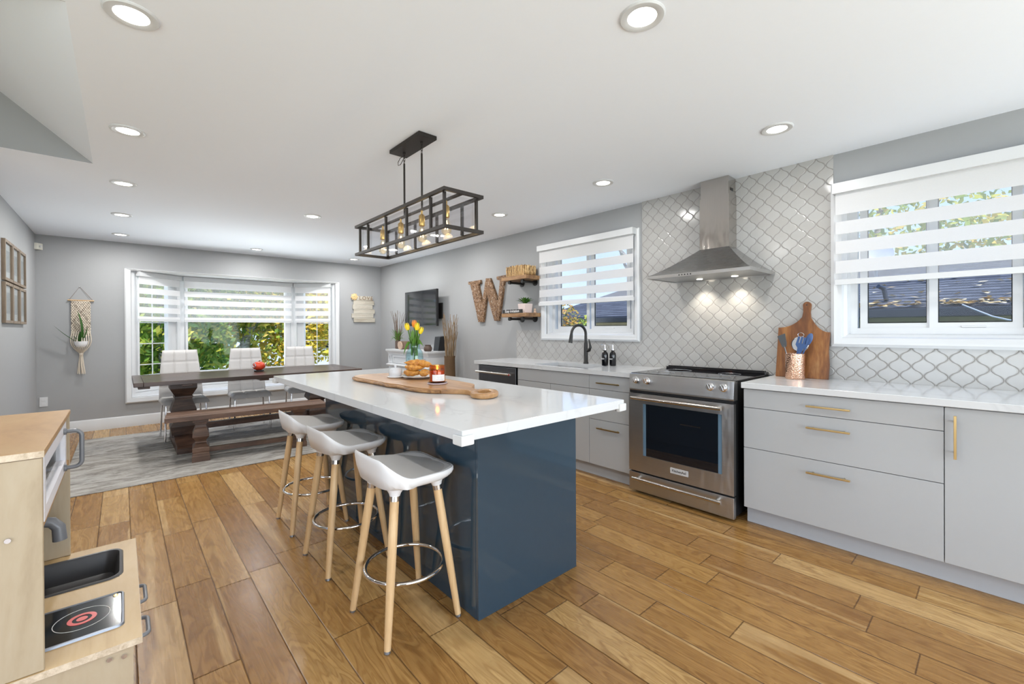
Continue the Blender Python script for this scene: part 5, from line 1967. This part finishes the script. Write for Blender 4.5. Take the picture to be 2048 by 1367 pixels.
# ------------------------------------------------------------------ shelves beside the sink window
def shelf(label, z0, z1, y0, y1):
    r = thing('wall_shelf', label, 'shelf', (XK - .12, (y0 + y1) / 2, z0), group='rustic pipe shelves')
    m = MB(); m.box(3.352, XK - .002, y0, y1, z0, z1, .004); m.build('board', 'shelf_wood', r)
    for y in (y0 + .095, y1 - .11):
        m = MB()
        m.cyl((XK - .004, y, z0 - .022), (3.40, y, z0 - .022), .0135, seg=14)
        m.cyl((XK, y, z0 - .022), (XK - .010, y, z0 - .022), .038, seg=22)
        m.cyl((XK - .010, y, z0 - .022), (XK - .024, y, z0 - .022), .019, seg=16)
        m.cyl((3.40, y, z0 - .022), (3.375, y, z0 - .022), .020, seg=16)
        m.tube([(3.400, y, z0 - .022), (3.40, y, z0)], .012, 12)
        m.build('pipe_bracket', 'black_metal', r)
    return r


SY0_, SY1_ = 3.510, 3.935
shelf('upper rustic wooden shelf on black pipes, holding the basket', 1.822, 1.866, SY0_, SY1_)
shelf('lower rustic wooden shelf on black pipes, holding the potted plant', 1.398, 1.441, SY0_, SY1_)
r = thing('wicker_basket', 'rectangular wicker basket on the upper shelf', 'basket', (3.47, 3.70, 1.8665))
m = MB()
rings = []
for sc_, z in ((.94, 0), (.97, .03), (1.0, .105), (1.0, .112), (.93, .112), (.90, .02)):
    rings.append([(3.465 + a * .085 * sc_, 3.715 + b * .150 * sc_, 1.8668 + z) for a, b in ((-1, -1), (1, -1), (1, 1), (-1, 1))])
m.loft(rings)
m.build('basket_body', 'wicker', r, angle=30)
m = MB()
rnd = random.Random(2)
def wstick(fx_, fy_, nx_, ny_):
    m.tube([(fx_, fy_, 1.868), (fx_ + nx_ * .010 + rnd.uniform(-.003, .003), fy_ + ny_ * .010 + rnd.uniform(-.006, .006), 1.93), (fx_ + nx_ * .006, fy_ + ny_ * .006 + rnd.uniform(-.008, .008), 1.868 + rnd.uniform(.110, .122))], .0042, 5)
for i in range(32):
    wstick(3.378, 3.568 + i * .0094, -1, 0)
for i in range(18):
    wstick(3.385 + i * .0094, 3.563, 0, -1)
m.build('wicker_weave', 'wicker', r)
MB().box(3.370, 3.376, 3.585, 3.625, 1.945, 1.965, .002).build('name_tag', 'nickel', r)
px2, py2 = 3.475, 3.655
r = thing('succulent', 'green spiky plant in a pale pink square pot on the lower shelf', 'potted plant', (px2, py2, 1.4415))
MB().square([(.052, 0), (.060, .108), (.055, .108), (.054, .09), (.0001, .09)], (px2, py2, 1.4415)).build('pot', 'pot_pink', r, smooth=False)
MB().square([(.054, .090), (.054, .098), (.0001, .100)], (px2, py2, 1.4415)).build('soil', 'soil', r, smooth=False)
rnd = random.Random(4)
m = MB()
for i in range(26):
    a = i * 2.4; e_ = .35 + .75 * (i / 26)
    L_ = .125 - .03 * (i / 26)
    leaf_blade(m, (px2, py2, 1.54), (px2 + L_ * math.cos(a) * math.cos(e_), py2 + L_ * math.sin(a) * math.cos(e_), 1.54 + L_ * math.sin(e_)), .013, (0, 0, .012), 6, .4)
m.build('leaves', 'leaf_plant', r, recalc=False)
r = thing('shelf_sign', 'narrow black sign with white script on the lower shelf', 'sign', (3.372, 3.76, 1.4415))
MB().box(3.368, 3.382, 3.598, 3.930, 1.4417, 1.484, .001).build('sign_block', 'sign_black', r, smooth=False)
text('lettering', 'Easy imitation', .046, (3.3676, 3.764, 1.465), '-x', 'sign_white', r, .0006, .96)
r = thing('tiny_figurine', 'tiny tan figurine beside the pink pot on the lower shelf', 'figurine', (3.53, 3.545, 1.4415))
MB().lathe([(.016, 0), (.018, .012), (.010, .024), (.014, .036), (.010, .050), (0, .055)], (3.53, 3.552, 1.4415), 14).build('figure', 'wood_slice', r)

# ------------------------------------------------------------------ toy kitchen
KY0, KY1, KXB, KXF, KXT = 1.499, 2.219, -.56, .035, -.140
r = thing('toy_kitchen', 'birch plywood toy play kitchen with grey sink in the left foreground', 'toy kitchen', (-.25, 1.86, 0))
for y0, y1, nm in ((KY0, KY0 + .013, 'side_panel'), (KY1 - .013, KY1, 'side_panel')):
    m = MB()
    m.prism([(KXB, 0), (.018, 0), (.018, .443), (KXB, .443)], 'xz', y0 + .001, y1 - .001)
    m.prism([(KXB, .4625), (KXT, .4625), (KXT, .962), (KXB, .962)], 'xz', y0, y1, .0015, 1)
    m.build(nm, 'birch_side', r, smooth=False)
MB().box(KXB, KXB + .010, KY0 + .014, KY1 - .014, .02, .96).build('back_panel', 'birch_side', r, smooth=False)
tp = MB().box(KXB - .002, KXT + .002, KY0 - .002, KY1 + .002, .963, .979, .0015, 1).build('top_panel', 'birch_top', r, smooth=False)
eg = MB(); eg.box(KXB, KXT + .0032, KY0 - .0032, KY0 - .0018, .9635, .9785); eg.build('plywood_edge', 'ply_edge', tp, smooth=False)
MB().box(KXB + .011, KXT - .002, KY0 + .014, KY1 - .014, .790, .803).build('microwave_shelf', 'birch_top', r, smooth=False)
# counter with sink and hob cut-outs
kx0, kx1, ky0, ky1 = -.37, -.010, 1.910, 2.150
hx0, hx1, hy0, hy1 = -.37, .002, 1.582, 1.792
m = MB()
xs = sorted({KXB, kx0, kx1, KXF, hx1})
ys = [KY0 - .003, hy0, hy1, ky0, ky1, KY1 + .003]
for a, b in zip(xs, xs[1:]):
    for c_, d_ in zip(ys, ys[1:]):
        if a >= kx0 and b <= kx1 and c_ >= ky0 and d_ <= ky1:
            continue
        m.box(a, b, c_, d_, .4445, .462)
bmesh.ops.remove_doubles(m.bm, verts=list(m.bm.verts), dist=1e-6)
ct = m.build('counter_top', 'birch', r, smooth=False)
eg = MB(); eg.box(KXB, KXF + .0008, KY0 - .0042, KY0 - .003, .445, .4615); eg.box(KXF, KXF + .0012, KY0 - .004, KY1 + .004, .445, .4615); eg.build('plywood_edge', 'ply_edge', ct, smooth=False)


def rrect(x0, x1, y0, y1, rad, z, n=6):
    P = []
    for cx_, cy_, a0_ in ((x1 - rad, y1 - rad, 0), (x0 + rad, y1 - rad, PI / 2), (x0 + rad, y0 + rad, PI), (x1 - rad, y0 + rad, 3 * PI / 2)):
        for i in range(n + 1):
            a = a0_ + i / n * PI / 2
            P.append((cx_ + rad * math.cos(a), cy_ + rad * math.sin(a), z))
    return P


m = MB()
R_ = lambda ins, rad, z: rrect(kx0 - .010 + ins, kx1 + .010 - ins, ky0 - .010 + ins, ky1 + .010 - ins, rad, z)
m.loft([R_(0, .04, .4625), R_(.004, .038, .467), R_(.010, .035, .466), R_(.014, .033, .458), R_(.026, .03, .395), R_(.040, .025, .385), R_(.08, .01, .383)], False)
m.f([m.v(p) for p in R_(.08, .01, .383)])
m.build('toy_sink', 'sink_dark', r)
m = MB()
R2 = lambda ins, rad, z: rrect(hx0 + ins, hx1 - ins, hy0 + ins, hy1 - ins, rad, z)
m.loft([R2(0, .016, .4622), R2(.002, .015, .467), R2(.006, .012, .468), R2(.008, .011, .4655)], False)
hobr = m.build('hob_frame', 'grey_metal', r)
m = MB(); m.prism([(p[0], p[1]) for p in R2(.0075, .011, 0)], 'xy', .4622, .4655)
hb = m.build('toy_hob', 'hob_black', r)


def ring_flat(m, cx_, cy_, r0, r1, z, n=48):
    A = [(cx_ + r0 * math.cos(2 * PI * i / n), cy_ + r0 * math.sin(2 * PI * i / n)) for i in range(n)]
    B = [(cx_ + r1 * math.cos(2 * PI * i / n), cy_ + r1 * math.sin(2 * PI * i / n)) for i in range(n)]
    rings = [[(*p, z) for p in A], [(*p, z) for p in B], [(*p, z + .0006) for p in B], [(*p, z + .0006) for p in A]]
    rings.append(rings[0])
    m.loft(rings, False)


for hcx, hcy in ((-.086, 1.690), (-.270, 1.690)):
    m = MB(); ring_flat(m, hcx, hcy, .0565, .0580, .4656); m.build('burner_outline', 'pale_line', hb)
    m = MB(); ring_flat(m, hcx, hcy, .0200, .0300, .4656); m.cyl((hcx, hcy, .4656), (hcx, hcy, .4662), .0115, seg=30); m.build('burner_mark', 'red_paint', hb)
m = MB(); m.ell((-.018, 1.772, .4660), .006, .010, .0008, 14, 5); m.build('sticker', 'brass', hb)
# tap
m = MB()
m.tube([(-.30, 2.05, .462), (-.30, 2.05, .60), (-.292, 2.05, .632), (-.27, 2.05, .648), (-.20, 2.05, .648), (-.172, 2.05, .640), (-.157, 2.05, .620), (-.154, 2.05, .578)], [.016, .016, .016, .016, .016, .0165, .017, .018], 16)
m.build('toy_tap', 'toy_grey', r)
# microwave door
m = MB()
fk = lambda u, z, q: (KXT + .001 - q, u, z)
frame_ring(m, fk, KY0 + .016, 2.07, .806, .960, .032, 0, .014)
md = m.build('microwave_door', 'toy_white', r, smooth=False)
MB().box(KXT - .012, KXT - .010, KY0 + .045, 2.04, .836, .930).build('clear_window', 'clear_glass', md, smooth=False)
m = MB(); m.box(KXB + .012, KXT - .016, 2.072, 2.084, .8035, .9625); m.build('microwave_divider', 'toy_white', r, smooth=False)


def u_handle(p0, p1, out, rad, name='handle', parent=None):
    p0, p1, o = Vector(p0), Vector(p1), Vector(out)
    d = (p1 - p0).normalized()
    k = o.length * .35
    P = [p0, p0 + o * .55]
    for i in range(1, 6):
        a = i / 5 * PI / 2
        P.append(p0 + o * .55 + o.normalized() * (o.length * .45) * math.sin(a) + d * (o.length * .45) * (1 - math.cos(a)))
    e = []
    for i in range(5, 0, -1):
        a = i / 5 * PI / 2
        e.append(p1 + o * .55 + o.normalized() * (o.length * .45) * math.sin(a) - d * (o.length * .45) * (1 - math.cos(a)))
    P += e + [p1 + o * .55, p1]
    m = MB(); m.tube(P, rad, 12)
    for p in (p0, p1):
        m.cyl(p, p + o.normalized() * .006, rad * 1.7, seg=16)
    return m.build(name, 'toy_grey', parent)


u_handle((KXT + .002, 1.985, .824), (KXT + .002, 1.985, .940), (.040, 0, 0), .0062, parent=md)
# lower doors
for y0, y1, hy0_, hy1_ in ((KY0 + .016, 1.855, 1.585, 1.685), (1.861, KY1 - .016, 1.785, 1.900)):
    d = MB().box(.004, .018, y0, y1, .03, .440, .0015, 1).build('lower_door', 'toy_white', r, smooth=False)
    u_handle((.018, hy0_, .415), (.018, hy1_, .415), (.034, 0, 0), .0055, parent=d)
m = MB()
for x, y, z in ((-.195, KY0 - .001, .785), (.0, KY0 + .0005, .425), (-.028, KY0 + .0005, .430)):
    m.cyl((x, y, z), (x, y - .003, z), .0055, seg=14)
m.build('screw_head', 'chrome', r)

# ------------------------------------------------------------------ outside
m = MB()
m.box(-14, 40, -20, 60, -1.15, -1.0)
g_ = m.build('lawn', 'grass', smooth=False)
g_['kind'] = 'structure'
m = MB(); m.box(-14, 40, 24, 33, -1.0, -.985)
g_ = m.build('road', 'asphalt', smooth=False)
g_['kind'] = 'structure'


def leaf_cloud(m, blobs, n, size, seed):
    rnd = random.Random(seed)
    tot = sum(b[3] * b[4] * b[5] for b in blobs)
    for cx_, cy_, cz_, rx, ry, rz in blobs:
        k = int(n * rx * ry * rz / tot)
        for _ in range(k):
            while True:
                p = Vector((rnd.uniform(-1, 1), rnd.uniform(-1, 1), rnd.uniform(-1, 1)))
                if p.length <= 1 and p.length > .25:
                    break
            c_ = Vector((cx_ + p.x * rx, cy_ + p.y * ry, cz_ + p.z * rz))
            a = Vector((rnd.gauss(0, 1), rnd.gauss(0, 1), rnd.gauss(0, 1))).normalized()
            b = a.orthogonal().normalized()
            s_ = size * rnd.uniform(.6, 1.3)
            a, b = a * s_, b * s_ * .62
            m.f([m.v(c_ - a), m.v(c_ + b * .9 - a * .1), m.v(c_ + a), m.v(c_ - b * .9 - a * .1)])


def tree(name, label, base, trunk, blobs, n, size, lmat, seed, group='trees outside'):
    r = thing(name, label, 'tree', base, group=group)
    if trunk:
        m = MB()
        for pts, rad in trunk:
            m.tube(pts, rad, 10)
        m.build('trunk', 'bark', r)
    m = MB(); leaf_cloud(m, blobs, n, size, seed)
    m.build('foliage', lmat, r, smooth=False, recalc=False)
    return r


tree('birch_tree', 'leafy tree with pale leaning trunk in the middle of the bay window view', (2.2, 13.2, -1),
     [([(2.05, 13.2, -1), (2.25, 13.2, .3), (2.55, 13.2, 1.4), (2.75, 13.3, 3.2)], [.17, .14, .11, .06]), ([(1.35, 13.6, -1), (1.40, 13.6, .4), (1.25, 13.5, 1.6), (1.2, 13.5, 3)], [.12, .10, .07, .05]), ([(2.45, 13.2, 1.2), (3.2, 13.0, 2.0), (3.9, 12.9, 2.4)], [.06, .04, .02])],
     [(2.2, 13.4, 2.4, 1.5, 1.2, 1.3), (1.5, 13.6, 1.2, .9, .8, .7), (3.1, 13.4, 1.3, .9, .8, .8), (2.0, 13.8, .55, .6, .5, .4), (2.6, 13.2, 1.9, .8, .7, .6)], 5200, .085, 'leaf_mixed', 11)
tree('maple_tree', 'dense green tree outside the left side of the bay window', (.7, 11.8, -1),
     [([(.62, 11.8, -1), (.66, 11.8, .6), (.6, 11.8, 2.2)], [.10, .08, .05])],
     [(.55, 11.8, 1.6, .95, .8, 1.5), (1.35, 12.2, 1.0, .65, .6, .9), (.4, 12.0, .3, .6, .5, .6), (1.5, 12.6, 2.4, .8, .7, .8)], 5200, .085, 'leaf_green', 12)
tree('yellow_tree', 'bright yellow autumn tree outside the right side of the bay window', (4.0, 13.5, -1),
     [([(4.0, 13.6, -1), (3.95, 13.6, .8), (4.1, 13.6, 2.6)], [.13, .10, .06])],
     [(3.8, 13.4, 1.5, 1.0, .9, 1.0), (4.6, 13.6, 2.2, 1.1, .9, .9), (3.3, 13.5, .6, .8, .6, .6), (4.3, 13.2, .75, .6, .5, .45), (3.6, 13.6, 2.6, 1.0, .8, .8)], 5200, .085, 'leaf_yellow', 13)
tree('hedge_tree', 'green trees filling the background behind the birch', (2.0, 17.5, -1), None,
     [(-.5, 17.5, 1.6, 2.0, 1.0, 2.4), (2.2, 18, 2.2, 2.2, 1.0, 2.2), (4.6, 18, 2.6, 1.8, 1.0, 1.8), (1.0, 17.4, .3, 1.6, .6, .9)], 4200, .14, 'leaf_green', 14)
r = thing('neighbour_house', 'pale grey house seen far off through the right side of the bay window', 'house', (9.5, 27, -1))
MB().box(7.0, 12.5, 25, 31, -1, 2.4).build('house_wall', 'siding', r, smooth=False)
MB().prism([(6.6, 2.3), (9.75, 4.2), (12.9, 2.3)], 'xz', 24.6, 31.4).build('roof', 'shingle', r, smooth=False)
for a in (7.7, 10.2):
    MB().box(a, a + 1.1, 24.94, 25.0, .3, 1.6).build('window', 'black_gloss', r, smooth=False)
# neighbouring bungalow beyond the kitchen windows
r = thing('bungalow', 'neighbouring bungalow with dark shingle roof outside the kitchen windows', 'house', (10.5, 0, -1))
MB().box(7.95, 15, -9, 7.2, -1, 1.395).build('house_wall', 'brick_beige', r, smooth=False)
m = MB()
m.loft([[(7.5, -9.4, 1.50), (11.4, -9.4, 2.46), (15.3, -9.4, 1.50)], [(7.5, 7.6, 1.50), (11.4, 7.6, 2.46), (15.3, 7.6, 1.50)]])
m.build('roof', 'shingle', r, smooth=False)
m = MB(); m.box(7.42, 7.52, -9.4, 7.62, 1.385, 1.492, .01); m.build('gutter', 'fascia', r)
MB().box(7.53, 7.94, -9.4, 7.5, 1.385, 1.40).build('soffit', 'fascia', r, smooth=False)
m = MB(); m.tube([(8.0, 1.06, 1.60), (7.98, 1.09, 1.80)], .028, 10); m.tube([(7.98, 1.09, 1.80), (7.90, 1.14, 1.83)], .028, 10); m.build('vent_pipe', 'fascia', r)
r2 = thing('satellite_dish', 'pale satellite dish on the bungalow roof behind the blind', 'satellite dish', (9.9, 1.46, 2.10))
m = MB(); m.tube([(9.9, 1.46, 2.09), (9.9, 1.46, 2.45)], .025, 10); m.build('mast', 'cable', r2)
m = MB()
m.lathe([(.0, .0), (.12, .012), (.22, .05), (.27, .085), (.265, .092), (.21, .058), (.0, .012)], (0, 0, 0), 24)
m.bm.transform(Matrix.Translation((9.86, 1.46, 2.46)) @ Matrix.Rotation(-1.15, 4, 'Y'))
m.build('dish', 'siding', r2)
m = MB(); leaf_cloud(m, [(0, 0, 0, 1, 1, 1)], 4, .01, 1); m.bm.clear()
rnd = random.Random(31)
for _ in range(520):
    a = rnd.random() ** 2.2
    x = 7.52 + a * 2.4
    y = rnd.uniform(-3.5, 4.8)
    if rnd.random() < .55:
        x = 7.52 + abs(rnd.gauss(0, .14)); y = rnd.choice((-.3, .35, 1.1, 1.5, 2.6, 3.6)) + rnd.gauss(0, .25)
    z = 1.50 + (x - 7.5) * .246 + .02
    s_ = rnd.uniform(.025, .06)
    t_ = rnd.uniform(0, 6.3)
    ca_, sa_ = math.cos(t_) * s_, math.sin(t_) * s_
    m.f([m.v((x + ca_, y + sa_, z + .02)), m.v((x - sa_, y + ca_, z + rnd.uniform(0, .03))), m.v((x - ca_, y - sa_, z)), m.v((x + sa_, y - ca_, z + rnd.uniform(0, .03)))])
lv = m.build('fallen_leaves', 'leaf_roof', smooth=False, recalc=False)
lv['kind'] = 'stuff'
tag(lv, 'tan fallen leaves scattered on the dark shingle roof outside', 'leaves')
m = MB(); m.tube([(7.45, .30, 1.52), (6.6, .05, 1.36), (5.4, -.25, 1.24)], .008, 6)
single(m, 'service_cable', 'cable', 'thin pale cable sloping down from the bungalow gutter', 'cable', (7.45, .3, 1.5))
tree('backyard_tree', 'pale leafy tree rising behind the bungalow roof', (17, 2.5, -1), [([(17, 2.5, -1), (17, 2.6, 2), (17.1, 2.4, 5)], [.2, .16, .08])],
     [(17, 2.0, 4.0, 1.8, 2.6, 1.5), (17, -1.0, 3.6, 1.5, 2.2, 1.3), (17.5, 4.8, 3.4, 1.3, 1.6, 1.2)], 3000, .12, 'leaf_mixed', 15)
tree('bare_tree', 'nearly bare tree behind the bungalow, seen through the sink window', (16, 9.6, -1),
     [([(16, 9.6, -1), (16, 9.6, 2), (16.2, 9.3, 5), (16.2, 9.0, 8)], [.22, .2, .14, .05])] +
     [([(16.1, 9.5, 1.6 + .5 * k), (16 + .3 * ((k * 7) % 5 - 2), 9.5 + (1 if k % 2 else -1) * (.9 + .25 * k), 3.4 + .55 * k), (16 + .4 * ((k * 3) % 5 - 2), 9.5 + (1 if k % 2 else -1) * (1.7 + .35 * k), 5.2 + .5 * k)], [.09, .06, .02]) for k in range(8)],
     [(16, 9.5, 6.0, 3, 3, 1.5)], 500, .09, 'leaf_orange', 16)
for lb, c_, mt, sd in (('orange brown shrub outside the left half of the sink window', (6.5, 5.72, .78, .5, .36, 1.05), 'leaf_orange', 21), ('green shrub in front of the bungalow wall outside the sink window', (6.2, 4.52, .42, .40, .26, .84), 'leaf_green', 22), ('green shrub behind the orange one outside the sink window', (6.9, 5.52, .72, .3, .20, .80), 'leaf_green', 23)):
    tree('shrub', lb, (c_[0], c_[1], -1), None, [c_, (c_[0], c_[1] + .2, -.5, c_[3], c_[4], .5)], 2600, .045, mt, sd, 'shrubs outside')
